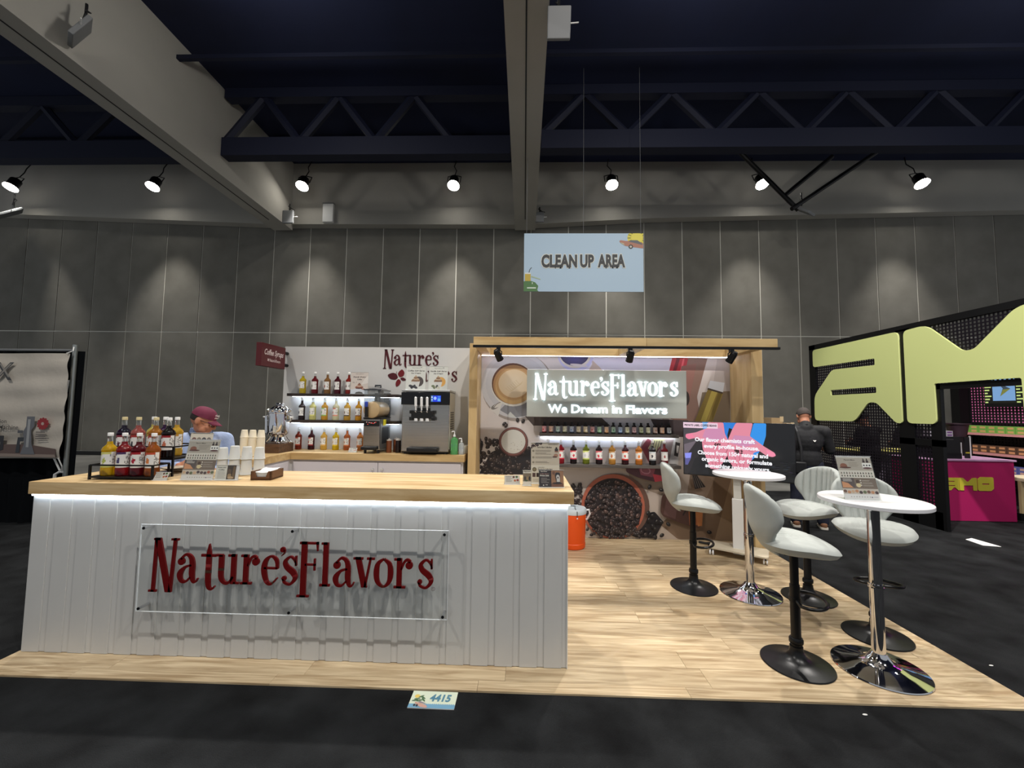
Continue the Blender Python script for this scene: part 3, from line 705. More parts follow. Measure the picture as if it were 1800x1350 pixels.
def art_land(a, w, h):
    a.rect(-w/2, 0, w/2, h, (206, 206, 200)); a.rect(-w*.02, h*.02, w*.36, h*.96, (58, 46, 36)); a.rect(w*.36, 0, w/2, h, (214, 214, 218))
    a.ell(w*.1, h*.25, w*.08, h*.2, (150, 124, 92)); a.ell(w*.08, h*.55, w*.09, h*.17, (86, 68, 52)); a.poly([(w*.2, h*.05), (w*.33, h*.05), (w*.33, h*.9), (w*.24, h*.9)], (104, 82, 56)); a.ell(w*.16, h*.14, w*.13, h*.08, (176, 150, 120))
    a.text('Private Label', -w*.26, h*.82, h*.14, (60, 58, 56), bold=.02, width=w*.36); a.text('Coffee', -w*.26, h*.66, h*.14, (60, 58, 56), bold=.02); a.lines(-w*.42, -w*.06, h*.5, 6, h*.08, h*.03, (150, 148, 146), 5)
holder('card_holder', 'small clear landscape holder with a dark coffee picture, in front of the cup stacks', (-2.07, 2.815, 1.132), 6, .155, .102, art_land, 10)
def art_card(a, w, h):
    a.rect(-w/2, 0, w/2, h, (196, 190, 182)); a.lines(-w*.42, w*.1, h*.85, 6, h*.12, h*.05, (132, 126, 120), 7)
    for x, y_, c in ((.1, .8, (92, 60, 48)), (.3, .82, (72, 96, 56)), (.18, .4, (172, 96, 58)), (.36, .45, (140, 52, 44))): a.ell(w*x, h*y_, w*.08, h*.13, c)
holder('card_holder', 'tiny clear holder with a small card, at the right foot of the bottle rack', (-2.50, 2.765, 1.132), 4, .09, .055, art_card, 30)
holder('card_holder', 'tiny clear holder with a card of fruit pictures, right end of the counter', (-.075, 2.85, 1.132), 4, .105, .062, art_card, 30)
def art_tiny(a, w, h):
    a.rect(-w/2, 0, w/2, h, (216, 210, 200)); a.rect(-w/2, h*.25, w/2, h*.8, (120, 104, 84)); a.text('Flavors', 0, h*.9, h*.14, (60, 50, 46), bold=.02, width=w*.8)
    for x, c in ((-.25, (60, 50, 44)), (.1, (150, 124, 84)), (.3, (40, 34, 34))): a.ell(w*x, h*.45, w*.12, h*.14, c)
    a.ell(-w*.1, h*.3, w*.2, h*.06, (70, 84, 56))
holder('card_holder', 'narrow little portrait holder beside the tall beige instruction sheet', (.027, 2.815, 1.132), 2, .055, .10, art_tiny, 10)
def art_tall(a, w, h):
    C = (70, 58, 48)
    a.rect(-w/2, 0, w/2, h, (206, 192, 172)); a.rect(-w/2, 0, w/2, h*.44, (224, 214, 196))
    rr = random.Random(3)
    for k in range(46):
        u = rr.random()**1.6; a.ell(-w*.5+u*w*.36+.004, h*(.985-rr.random()*.13*(1-u*.8)), .005, .0035, rr.choice([(58, 32, 30), (80, 44, 40), (44, 26, 28)]), rot=rr.random()*3)
    a.text("Nature'sFlavors", w*.28, h*.955, h*.045, C, width=w*.34, bold=.01); a.text('How to Flavor Coffee Beans', -w*.02, h*.88, h*.05, C, bold=.03, shear=.15, width=w*.52)
    for k, y_ in enumerate((.79, .63, .51)): a.ell(-w*.42, h*y_, w*.035, w*.035, (110, 98, 72)); a.text(str(k+1), -w*.42, h*y_, .012, (220, 210, 190), bold=.03)
    for k, (y_, n_) in enumerate(((.80, 2), (.735, 2), (.64, 2), (.52, 2))): a.lines(-w*.35, w*.25, h*y_, n_, h*.026, h*.009, (130, 116, 102), k)
    a.rect(w*.34, h*.79, w*.46, h*.85, (52, 44, 42)); a.rect(w*.37, h*.85, w*.43, h*.885, (40, 34, 34)); a.rect(w*.34, h*.76, w*.46, h*.79, (150, 100, 80)); a.ell(w*.38, h*.68, w*.08, h*.045, (176, 130, 106)); a.ell(w*.34, h*.645, w*.09, h*.018, (96, 58, 48))
    a.ell(-w*.38, h*.335, w*.075, w*.075, (104, 88, 62)); a.ell(-w*.38, h*.335, w*.05, w*.05, (140, 124, 92)); a.text('FLAVORING INGREDIENTS', -w*.14, h*.385, h*.02, C, bold=.02, width=w*.23); a.text('Flavoring for Coffee Beans', 0, h*.34, h*.04, C, bold=.03, shear=.15, width=w*.52); a.lines(-w*.25, w*.45, h*.30, 1, .01, h*.009, (120, 106, 92), 9)
    a.rect(-w*.45, h*.15, -w*.34, h*.25, (84, 52, 40)); a.rect(-w*.31, h*.15, -w*.2, h*.25, (58, 40, 34)); a.lines(-w*.44, -w*.2, h*.09, 2, h*.04, h*.008, (140, 128, 112), 6)
holder('menu_holder', 'tall beige coffee bean instruction sheet in a clear stand, right end of counter', (.155, 2.90, 1.132), 2, .2, .283, art_tall, 6)
def art_dark(a, w, h):
    a.rect(-w/2, 0, w/2, h, (38, 28, 30)); a.rect(0, 0, w/2, h, (146, 106, 78)); a.rect(0, 0, w/2, h*.22, (112, 70, 50))
    a.text("Nature'sFlavors", -w*.3, h*.91, h*.09, (212, 204, 196), width=w*.26, bold=.02); a.text('Private Label', -w*.28, h*.66, h*.11, (222, 216, 206), bold=.03, width=w*.36); a.text('Coffee Beans', -w*.28, h*.76, h*.09, (170, 130, 120), bold=.02, width=w*.34)
    a.lines(-w*.42, -w*.06, h*.5, 4, h*.085, h*.025, (150, 142, 138), 8); a.ell(-w*.32, h*.1, .004, .004, (220, 216, 210)); a.lines(-w*.24, -w*.1, h*.1, 1, .01, .005, (170, 164, 160), 1)
    a.poly([(w*.2, h*.28), (w*.36, h*.26), (w*.36, h*.8), (w*.31, h*.85), (w*.19, h*.85), (w*.14, h*.7)], (34, 28, 30)); a.ell(w*.10, h*.82, w*.06, h*.10, (104, 72, 58)); a.ell(w*.27, h*.58, w*.07, h*.14, (196, 192, 190)); a.rect(w*.22, h*.3, w*.35, h*.58, (196, 192, 190)); a.ell(w*.27, h*.55, .005, .006, (60, 50, 54)); a.ell(w*.24, h*.22, w*.2, h*.06, (40, 26, 26))
holder('card_holder', 'small dark brown private label card in a clear stand in front of the beige sheet', (.19, 2.765, 1.132), 3, .165, .112, art_dark, 14)

# napkin box, plates, cups
t = thing('napkin_box', 'low walnut napkin box with white napkins beside the cups', 'box', (-1.85, 2.93, 1.131), radians(5))
mb = MB()
mb.box(-.07, -.085, 0, .07, .085, .012); mb.box(-.07, -.085, 0, -.058, .085, .062); mb.box(.058, -.085, 0, .07, .085, .062); mb.box(-.07, .073, 0, .07, .085, .062)
mb.prism([(-.07, 0), (.07, 0), (.07, .062), (.047, .062), (.032, .022), (-.032, .022), (-.047, .062), (-.07, .062)], -.085, -.073, lambda u, v, d: (u, d, v))
mb.obj('tray', mat('walnut_box', (98, 66, 44), .45), t)
for k in range(7):
    o = MB().grid(lambda u, v: (-.055+.11*u, -.07+.14*v, .014+k*.006+.010*abs(u-.5)*(k/6)+.014*(v > .5)*v*(k == 6)), 5, 5).obj('napkin', M_paper, t); o.modifiers.new('s', 'SOLIDIFY').thickness = .003
for k, z in enumerate((0, .014)):
    MB().lathe([(0, .002), (.06, .002), (.085, .012), (.09, .014), (.086, .014), (.06, .005), (0, .005)], 28).obj('paper_plate', mat('kraft_plate', (206, 190, 168), .8), None, loc=(-2.72-.05*k, 3.19, 1.131+z))
    tag(COL.objects[-1], ('lower' if k == 0 else 'upper')+' of two round paper plates lying behind the bottle rack', 'plate', 'paper plates')
M_cup = mat('translucent_cup', (236, 238, 236), .45, trans=.35, ior=1.2); M_cupc = mat('cream_cup', (236, 226, 202), .6)
def cup(label, x, y_, z, h, r0, r1, m, group):
    t = thing('cup', label, 'cup', (x, y_, z), 0, group)
    MB().lathe([(r0-.002, .0), (r0, .0), (r0+.0015, .006), (r0, .008), (r1, h-.003), (r1-.003, h), (0, h)], 20).obj('wall', m, t)
    MB().lathe([(r0+.0002, .001), (r0+.003, .004), (r0+.0002, .008)], 20).obj('rim', m, t)
fx = [(-2.262, 3.03, .0), (-2.182, 3.045, .012), (-2.098, 3.06, .006), (-2.02, 3.09, 0)]
for i, (x, y_, d) in enumerate(fx):
    cup('lower translucent cup, %s of the four stacks on the front counter' % ordn[i], x, y_, 1.1315, .115, .039, .0335, M_cup, 'cups on the front counter')
    cup('upper translucent cup, %s of the four stacks on the front counter' % ordn[i], x, y_, 1.247, .09+d, .0375, .029, M_cup, 'cups on the front counter')
for i, x in enumerate((-3.105, -3.01, -2.915)):
    cup('lower cream paper cup, %s of the three tall stacks on the side counter' % ordn[i], x, 4.47, 1.1005, .20, .041, .039, M_cupc, 'cups on the side counter')
    cup('upper cream paper cup, %s of the three tall stacks on the side counter' % ordn[i], x, 4.47, 1.301, .085, .039, .030, M_cupc, 'cups on the side counter')

# ------------------------------------------------------------------ back-wall side: white wall, counters, shelves
WX0, WX1 = -3.20, -.67
bw = struct(box('wall_booth', M_wallw, (WX0, 5.316, .03, WX1, 5.40, 2.452)))
def led(name, b, parent, m=M_led): return box(name, m, b, parent)

bc = thing('back_counter', 'L-shaped white cabinet counter with maple top along the white back wall', 'counter', (-1.9, 5.0, .03))
MB().prism([(-3.27, 4.15), (-2.80, 4.15), (-2.80, 4.86), (-.70, 4.86), (-.70, 5.312), (-3.27, 5.312)], 1.018, 1.10, lambda u, v, d: (u, v, d)).obj('worktop', M_birch, bc, w=True, bevel=.003)
mb = MB(); mb.box(-3.25, 4.17, .03, -2.82, 5.31, 1.018); mb.box(-2.82, 4.90, .03, -.72, 5.31, 1.018); mb.obj('carcass', mat('cabinet_grey_white', (206, 204, 206), .5), bc, w=True)
M_door = mat('cabinet_door', (200, 196, 202), .45)
def door(b, knob, axis):
    d = MB().box(*b).obj('door', M_door, bc, w=True, bevel=.004)
    for z in (.915, .875):
        if axis == 'y': k = MB().cyl((knob, b[1]-.010, z), (knob, b[1]+.002, z), .016 if z > .9 else .007, n=16)
        else: k = MB().cyl((b[3]+.01, knob, z), (b[3]-.002, knob, z), .016 if z > .9 else .007, n=16)
        o = k.obj('lock' if z > .9 else 'keyhole', M_chrome if z > .9 else M_blackp, None)
        o.parent = d; o.location = -Vector(bc.location)
door((-2.775, 4.878, .10, -1.745, 4.90, .995), -1.80, 'y'); door((-1.738, 4.878, .10, -.745, 4.90, .995), -1.685, 'y')
door((-2.82, 4.20, .10, -2.80, 4.83, .995), 4.28, 'x')

def wall_shelf(name, label, x0, x1, y0, y1, z0, z1, m, led_y=None, grp=None):
    t = thing(name, label, 'shelf', ((x0+x1)/2, (y0+y1)/2, z0), 0, grp)
    MB().box(x0, y0, z0, x1, y1, z1).obj('board', m, t, w=True, bevel=.002)
    if led_y: MB().box(x0+.02, led_y, z0-.006, x1-.02, led_y+.012, z0-.0005).obj('led_strip', M_led, t, w=True)
    return t
wall_shelf('wall_shelf', 'upper dark wooden shelf with a lit underside on the white wall', -3.045, -1.60, 5.14, 5.314, 1.786, 1.822, M_shelf, 5.24)
wall_shelf('wall_shelf', 'lower dark wooden shelf with a lit underside on the white wall', -3.045, -1.60, 5.14, 5.314, 1.444, 1.482, M_shelf, 5.24)

rows = [
 ('upper white-wall shelf', 1.8225, 5.22, [(-2.885, (206, 182, 40), ((220, 214, 200), (206, 170, 40), (170, 150, 60)), 'yellow'), (-2.725, DRED, ((226, 224, 220), (92, 100, 80), None), 'dark red'), (-2.56, (150, 108, 62), ((226, 224, 220), (160, 74, 60), None), 'light brown'), (-2.425, (84, 14, 30), ((226, 224, 220), (66, 50, 70), None), 'deep burgundy'), (-2.277, (150, 42, 32), ((226, 224, 220), (110, 40, 40), None), 'brick red')]),
 ('lower white-wall shelf', 1.4825, 5.22, [(-2.882, (46, 30, 32), ((214, 222, 226), (70, 70, 76), None), 'black'), (-2.738, (226, 220, 140), ((226, 232, 210), (200, 190, 90), (222, 220, 130)), 'pale yellow'), (-2.582, (222, 168, 60), ((150, 200, 120), (106, 176, 74), (140, 190, 100)), 'green-labelled amber'), (-2.434, (232, 226, 186), ((196, 96, 80), (196, 80, 64), (214, 130, 110)), 'clear'), (-2.285, (222, 176, 70), ((226, 224, 210), (120, 90, 60), (60, 50, 44)), 'golden'), (-2.137, (226, 162, 40), ((226, 224, 210), (110, 70, 50), (120, 64, 40)), 'brown-labelled golden')]),
 ('back counter below', 1.1005, 5.23, [(-2.915, (136, 48, 22), ((200, 90, 60), (176, 72, 40), (190, 80, 50)), 'reddish brown'), (-2.745, (70, 16, 20), ((216, 120, 110), (160, 40, 44), (150, 40, 44)), 'very dark red'), (-2.582, (226, 180, 80), ((214, 190, 150), (110, 84, 60), (214, 170, 90)), 'light amber'), (-2.425, (226, 190, 24), ((220, 200, 110), (200, 160, 60), (222, 190, 40)), 'bright yellow'), (-2.278, (196, 104, 50), ((214, 170, 140), (190, 110, 70), (206, 120, 70)), 'copper'), (-2.108, (206, 124, 50), ((216, 170, 130), (214, 140, 90), (206, 120, 70)), 'orange amber')]),
]
for rn, (where, z, yy, lst) in enumerate(rows):
    for i, (x, l, c, nm) in enumerate(lst):
        bottle(l, c, '%s syrup bottle, %s from the left on the %s' % (nm, ordn[i], where), 'syrup bottles by the white wall', (x, yy, z), radians(-28), seed=60+rn*10+i, fill=.75 if (i*7+rn*3) % 5 < 3 else 1.0, s=.95)

# wall lettering and leaf emblem
t = thing('wall_lettering', 'maroon Natures Flavors lettering with a four-petal emblem on the white back wall', 'sign', (-1.4, 5.316, 2.1))
letters(t, -1.868+1.4, 2.213-2.1, .1405, -.008, 0, M_maroonD, part=1); letters(t, -1.545+1.4, 2.003-2.1, .1405, -.008, 0, M_maroonD, part=2)
def petal(pts, m):
    mb = MB(); P = rounded(pts, .06, 5); c = (sum(p[0] for p in P)/len(P), sum(p[1] for p in P)/len(P))
    for i in range(len(P)): mb.prism([c, P[i-1], P[i]], -.006, 0, lambda u, v, d: (u+1.4, d, v-2.1))
    mb.obj('petal', m, t, smooth=0)
petal([(-1.812, 2.086), (-1.74, 2.115), (-1.695, 2.105), (-1.662, 2.05), (-1.70, 2.02), (-1.77, 2.03)], M_maroonD); petal([(-1.612, 2.165), (-1.578, 2.12), (-1.592, 2.07), (-1.645, 2.052), (-1.672, 2.10), (-1.65, 2.135)], M_maroon)
petal([(-1.64, 2.04), (-1.60, 2.058), (-1.552, 2.025), (-1.575, 2.008), (-1.61, 2.012)], M_maroonD); petal([(-1.653, 2.035), (-1.622, 2.0), (-1.64, 1.955), (-1.688, 1.922), (-1.695, 1.98), (-1.68, 2.015)], M_maroon)
for p in ([(1.4-1.675, -.004, 2.07-2.1), (1.4-1.69, -.004, 2.10-2.1), (1.4-1.685, -.004, 2.13-2.1)], [(1.4-1.68, -.004, 2.075-2.1), (1.4-1.70, -.004, 2.10-2.1), (1.4-1.725, -.004, 2.11-2.1)]): MB().tube(p, .003, 6).obj('feeler', M_maroonD, t)

# projecting sign: Coffee Syrups
t = thing('blade_sign', 'maroon projecting box sign reading Coffee Syrups at the left edge of the white wall', 'sign', (-3.165, 4.98, 2.275))
box('box', mat('maroon_sign', (92, 26, 32), .4), (-.033, -.25, -.14, .033, .235, .14), t, bevel=.002)
a = Art(.0001); a.text('Coffee Syrups', 0, .035, .098, (236, 222, 222), bold=.022, shear=.32, width=.385); a.text("Nature'sFlavors", .02, -.058, .05, (226, 208, 208), bold=.02, width=.22)
for k in range(4): a.ell(-.115+.011*cos(k*pi/2+.6), -.056+.011*sin(k*pi/2+.6), .010, .006, (226, 208, 208), rot=k*pi/2+.6)
a.obj('lettering', t, (.0335, 0, 0), (0, 0, pi/2))
for z in (.08, -.08): MB().cyl((.0, .235, z), (.0, .336, z), .022, n=14).obj('standoff', M_bsat, t)

# chrome urn on its walnut plinth
t = thing('urn_plinth', 'dark walnut box under the chrome coffee urn', 'plinth', (-2.995, 4.90, 1.10)); box('box', M_walnut, (-.118, -.155, 0, .118, .155, .105), t, bevel=.003)
t = thing('coffee_urn', 'polished chrome coffee urn on a walnut box in the counter corner', 'urn', (-2.985, 4.90, 1.2055))
MB().lathe([(0, .02), (.075, .02), (.085, .03), (.07, .055), (.06, .075), (.09, .10), (.112, .12), (.115, .15), (.112, .36), (.12, .365), (.12, .375), (.108, .385)], 32).obj('body', M_chrome, t)
MB().lathe([(.115, .375), (.113, .39), (.10, .42), (.075, .445), (.04, .455), (.035, .465), (.045, .475), (.04, .487), (0, .49)], 32).obj('lid', M_chrome, t)
for k in range(10):
    an = k*pi/5+.2; MB().ball((.118*cos(an), .118*sin(an), .40), .019, 12, 8).obj('knob', M_chrome, t)
for k in range(4):
    an = k*pi/2+.5; MB().tube([(.08*cos(an), .08*sin(an), .08), (.10*cos(an), .10*sin(an), .04), (.125*cos(an), .125*sin(an), .018)], .012, 8).obj('leg', M_chrome, t); MB().ball((.125*cos(an), .125*sin(an), .013), (.024, .024, .0125), 12, 8).obj('foot', M_chrome, t)
for s_ in (-1, 1):
    MB().tube([(s_*.112, 0, .26), (s_*.15, 0, .28), (s_*.155, -.0, .33), (s_*.112, 0, .345)], .009, 8).obj('handle', M_chrome, t)
    MB().cyl((s_*.15, -.02, .315), (s_*.185, -.02, .318), .012, .006, n=10).obj('grip', M_whitep, t)
sp = MB().tube([(-.02, -.105, .14), (-.03, -.15, .145), (-.03, -.165, .11)], .013, 10); sp.obj('spigot', M_chrome, t); MB().tube([(-.03, -.15, .15), (-.03, -.155, .20), (-.03, -.165, .215)], .008, 8).obj('tap_lever', M_blackp, t)
MB().cyl((-.085, -.10, .13), (-.095, -.105, .33), .012, n=10).obj('gauge_tube', M_chrome, t)

# slush machine
t = thing('slush_machine', 'frozen drink machine with a clear tank of beige slush on the back counter', 'machine', (-1.84, 5.08, 1.10))
MB().box(-.10, -.18, .04, .10, .20, .415).obj('body', M_steel, t, bevel=.006)
box('side_panel', mat('machine_side', (112, 112, 110), .4, .5), (.0985, -.165, .05, .1025, .195, .405), t)
for k in range(12): box('vent_slat', M_blackp, (.1025, -.10+k*.02, .11, .106, -.088+k*.02, .31), t)
box('control_panel', M_blackp, (-.096, -.185, .325, .096, -.178, .39), t)
a = Art(.0002); rr = random.Random(2)
for k in range(9): a.ell(-.06+k*.014, .0+rr.uniform(-.012, .016), .006, .004, (255, 70, 60) if rr.random() < .6 else (255, 200, 190))
a.obj('indicator_lights', t, (0, -.1855, .36), m=SCREEN)
box('warning_sticker', mat('yellow_sticker', (226, 214, 40), .5), (.1028, -.07, .33, .1065, .03, .405), t)
box('drip_tray', M_blackp, (-.105, -.245, .045, .085, -.18, .085), t, bevel=.012)
for x in (-.08, .08):
    for y_ in (-.15, .17): MB().cyl((x, y_, 0), (x, y_, .042), .016, n=12).obj('foot', M_blackp, t)
box('deck', M_blackp, (-.105, -.185, .415, .105, .20, .432), t, bevel=.004)
M_slush = mat('beige_slush', (186, 160, 120), .25, coat=.4)
mb = MB(); M0 = Matrix.Rotation(-pi/2, 4, 'X')
def bowl_prof(u, v):
    an = 2*pi*u; r = [.0, .07, .098, .104, .104, .104][int(min(v*5, 5))]; y_ = [-.225, -.222, -.205, -.17, .0, .15][int(min(v*5, 5))]
    return (r*cos(an), y_, .525+r*sin(an)*1.0)
mb.grid(bowl_prof, 32, 6, True); mb.obj('slush_bowl', M_slush, t)
mb = MB(); P = [(-.10, .56), (-.10, .755), (.10, .755), (.10, .56)]
mb.box(-.10, -.19, .55, -.096, .15, .765); mb.box(.096, -.19, .55, .10, .15, .765); mb.box(-.10, -.19, .55, .10, -.186, .765); mb.box(-.10, .146, .55, .10, .15, .765)
mb.obj('clear_tank', M_tank, t)
mb = MB(); mb.grid(lambda u, v: (-.106+.212*u, -.20+.36*v, .765+.045*sin(pi*u)**.5*(sin(pi*min(max(v, .02), .98)))**.4), 14, 10); mb.box(-.107, -.202, .76, .107, .162, .775); mb.tube([(-.03, -.02, .80), (-.03, -.02, .828), (.04, -.02, .828), (.04, -.02, .80)], .012, 8); mb.obj('lid', mat('smoked_lid', (58, 60, 64), .12, coat=.6), t)
box('tower', mat('machine_back', (70, 70, 72), .4), (-.102, .152, .43, .102, .20, .74), t, bevel=.01)
MB().cyl((0, .1, .54), (0, .1, .76), .035, n=14).obj('cooling_column', mat('column_grey', (120, 122, 128), .4), t)
box('tap_body', M_blackp, (-.062, -.262, .435, -.028, -.215, .56), t, bevel=.006); box('tap_handle', mat('blue_handle', (40, 64, 160), .35), (-.064, -.272, .555, -.026, -.235, .625), t, bevel=.012)

# soft-serve machine
t = thing('soft_serve_machine', 'stainless three-lever soft serve machine with a black head panel on the back counter', 'machine', (-1.185, 5.10, 1.10))
box('body', M_steel, (-.288, -.195, .03, .284, .20, .75), t, bevel=.006)
box('lid', mat('lid_steel', (190, 190, 188), .3, .7), (-.30, -.205, .75, .29, .205, .775), t, bevel=.005)
box('side_panel', mat('pale_side_panel', (196, 194, 186), .5), (.2835, -.18, .06, .2875, .19, .74), t)
for k in range(8): box('vent_slat', M_blackp, (.287, -.12, .30+k*.028, .2905, .10, .312+k*.028), t)
box('head_panel', mat('gloss_black', (12, 12, 16), .12), (-.30, -.215, .592, .29, -.19, .745), t, bevel=.006)
a = Art(.0002); a.rect(-.06, -.038, .06, .038, (30, 60, 220)); a.rect(-.06, -.038, -.035, .038, (70, 120, 190)); a.rect(.02, -.03, .055, .005, (90, 170, 240)); a.rect(.02, .012, .055, .032, (60, 120, 235)); a.ell(-.01, .005, .018, .02, (160, 190, 255)); a.rect(-.055, .01, -.04, .025, (220, 230, 240)); a.rect(-.055, -.02, -.04, -.008, (200, 220, 236))
a.obj('screen', t, (.123, -.2165, .668), m=SCREEN)
box('seam', M_greym, (-.289, -.1975, .378, .2845, -.194, .382), t)
mb = MB(); mb.box(-.165, -.25, .425, .105, -.195, .52); mb.box(-.185, -.262, .405, -.14, -.2, .45); mb.box(.08, -.262, .405, .125, -.2, .45); mb.box(-.185, -.255, .485, -.15, -.2, .525); mb.box(.09, -.255, .485, .12, -.2, .525); mb.box(-.10, -.235, .52, .05, -.195, .555)
mb.obj('dispense_head', M_blackp, t, bevel=.006)
for x in (-.108, -.038, .030):
    h = MB(); h.cyl((x, -.25, .50), (x, -.262, .575), .007, .010, n=12); h.cyl((x, -.262, .575), (x, -.272, .672), .0155, .0155, n=16); h.ball((x, -.272, .672), .0155, 14, 8); h.obj('lever', M_whitep, t)
    MB().cyl((x, -.235, .397), (x, -.235, .43), .022, n=14).obj('nozzle', M_whitep, t); MB().ball((x, -.262, .515), .013, 12, 8).obj('pivot', M_chrome, t)
box('drip_tray', M_blackp, (-.205, -.275, .028, .165, -.195, .085), t, bevel=.014); box('base', M_blackp, (-.285, -.185, .014, .28, .19, .03), t)
for x in (-.25, .24):
    for y_ in (-.15, .16): MB().cyl((x, y_, 0), (x, y_, .016), .02, n=12).obj('foot', M_blackp, t)

def soft_sign(kind, dark, acc):
    def f(a, w, h):
        C = (58, 48, 44)
        a.rect(-w/2, 0, w/2, h, (226, 224, 218)); a.text("Nature'sFlavors", 0, h*.915, h*.045, C, width=w*.42, bold=.01)
        for k in range(3): a.ell(w*.24+.006*k, h*.935, .004, .003, C, rot=k)
        a.text(kind, 0, h*.79, h*.075, C, bold=.03, shear=.28, width=w*.86); a.text('Ice Cream', 0, h*.69, h*.075, C, bold=.03, shear=.28, width=w*.5)
        a.ell(w*.14, h*.34, w*.26, w*.26, dark); a.ell(-w*.0, h*.36, w*.22, h*.12, (176, 140, 110))
        a.poly([(-w*.2, h*.34), (w*.22, h*.34), (w*.16, h*.12), (-w*.14, h*.12)], (222, 218, 214))
        for k, (x, y_, r) in enumerate(((0, .38, .22), (.01, .44, .17), (0, .50, .11), (.0, .56, .05))): a.ell(w*x, h*y_, w*r, h*.045, [(150, 112, 84), (206, 178, 148)][k % 2]); a.line([(w*(x-r*.9), h*(y_-.02)), (w*x, h*(y_-.035)), (w*(x+r*.9), h*y_)], .004, (120, 84, 60))
        for k, (x, y_) in enumerate(((-.26, .16), (-.14, .12), (-.05, .14), (-.2, .1), (.02, .09))): a.ell(w*x, h*y_, w*.09, h*.05, acc[k % len(acc)], rot=k*.7)
    return f
holder('menu_holder', 'coffee soft serve sign in a clear stand on top of the soft serve machine', (-1.348, 5.0, 1.8755), 0, .245, .30, soft_sign('Coffee Soft Serve', (84, 70, 68), [(64, 60, 66), (48, 44, 50)]), 5)
holder('menu_holder', 'vanilla soft serve sign in a clear stand on top of the soft serve machine', (-1.068, 5.0, 1.8755), 0, .235, .295, soft_sign('Vanilla Soft Serve', (226, 168, 84), [(120, 126, 96), (206, 200, 180), (60, 62, 58)]), 5)
def art_ready(a, w, h):
    C = (64, 50, 46)
    a.rect(-w/2, 0, w/2, h, (222, 208, 200)); a.poly([(w*.1, h*.42), (w*.5, h*.5), (w*.5, h*.85), (w*.3, h*.7)], (236, 226, 220)); a.rect(-w/2, 0, w/2, h*.2, (222, 226, 236)); a.ell(0, h*.12, w*.5, h*.12, (222, 226, 236))
    a.text("Nature'sFlavors", 0, h*.915, h*.045, C, width=w*.46, bold=.01); a.text('Ready Every', 0, h*.775, h*.08, C, bold=.03, shear=.28, width=w*.74); a.text('Coffee', 0, h*.66, h*.085, C, bold=.03, shear=.28)
    a.ell(0, h*.3, w*.24, h*.06, (150, 84, 60)); a.ell(-.0, h*.36, w*.17, h*.05, (206, 170, 150)); a.ell(0, h*.42, w*.10, h*.04, (160, 104, 80)); a.ell(.0, h*.47, w*.05, h*.03, (120, 78, 60)); a.ell(w*.22, h*.22, w*.1, h*.035, (176, 120, 104)); a.ell(-w*.02, h*.25, w*.2, h*.03, (104, 56, 44)); a.lines(-w*.4, -w*.24, h*.53, 2, h*.03, h*.01, C, 1); a.ell(-w*.17, h*.53, .004, .004, C)
    a.poly([(-w*.24, 0), (w*.24, 0), (w*.18, h*.07), (0, h*.1), (-w*.18, h*.07)], (90, 86, 84))
holder('menu_holder', 'white coffee sign in a clear stand at the right end of the upper dark shelf', (-2.118, 5.16, 1.8225), 0, .225, .278, art_ready, 2, back=.05)
holder('card_holder', 'tiny printed card on the back counter in front of the last bottle', (-2.10, 4.98, 1.1005), 0, .10, .055, art_card, 30)

def squeeze(label, x, y_, h, c, name='sauce_bottle', r=.032):
    t = thing(name, label, 'bottle', (x, y_, 1.1005), 0, 'sauce bottles between the machines')
    MB().lathe([(0, 0), (r, 0), (r, h*.78), (r*.92, h*.84), (0, h*.84)], 20).obj('body', mat('sauce_%d%d%d' % c, c, .2), t)
    MB().lathe([(r*.95, h*.83), (r*.95, h*.90), (r*.3, h*.93), (.005, h), (0, h)], 18).obj('cap', mat('frosted_cap', (206, 196, 186), .4, trans=.3), t)
squeeze('brown sauce squeeze bottle, left of three between the machines', -1.66, 5.02, .175, (112, 62, 34)); squeeze('brown sauce squeeze bottle, behind and between two others', -1.605, 5.12, .185, (120, 66, 40)); squeeze('near-black sauce squeeze bottle beside the soft serve machine', -1.548, 5.03, .18, (34, 22, 20))
def pump(label, x, y_, h, c, r, d):
    t = thing('soap_bottle', label, 'bottle', (x, y_, 1.1005), 0)
    MB().lathe([(0, 0), (r, 0), (r*1.02, .01), (r, h*.62), (r*.8, h*.70), (r*.32, h*.74), (r*.32, h*.78), (0, h*.78)], 20).obj('body', liquid(c), t)
    MB().lathe([(r*.36, h*.77), (r*.36, h*.85), (.006, h*.87), (.006, h*.96), (0, h*.96)], 14).obj('pump', M_whitep, t)
    MB().tube([(0, 0, h*.95), (0, 0, h), (-.025, -.01, h*1.0), (-.03, -.012, h*.97)], .006, 8).obj('nozzle', M_whitep, t)
    a = Art(); a.rect(-r*.75, h*.15, r*.75, h*.5, d); a.rect(-r*.6, h*.36, r*.6, h*.44, (50, 90, 130)); 
    for i in range(len(a.v)): u, e, v = a.v[i]; an = u/r; a.v[i] = (r*1.04*sin(an), -r*1.04*cos(an)+e, v)
    a.obj('label', t)
pump('pump bottle of green soap at the right end of the back counter', -.838, 4.945, .275, (120, 206, 132), .044, (150, 216, 150)); pump('small clear hand gel bottle with a cream pump at the end of the back counter', -.752, 4.955, .19, (226, 232, 234), .034, (206, 214, 222))
t = thing('cup', 'small white paper cup behind the hand gel bottle', 'cup', (-.725, 5.06, 1.1005)); MB().lathe([(0, 0), (.028, 0), (.035, .098), (.037, .10), (.033, .10), (.027, .004), (0, .004)], 20).obj('wall', M_paper, t)

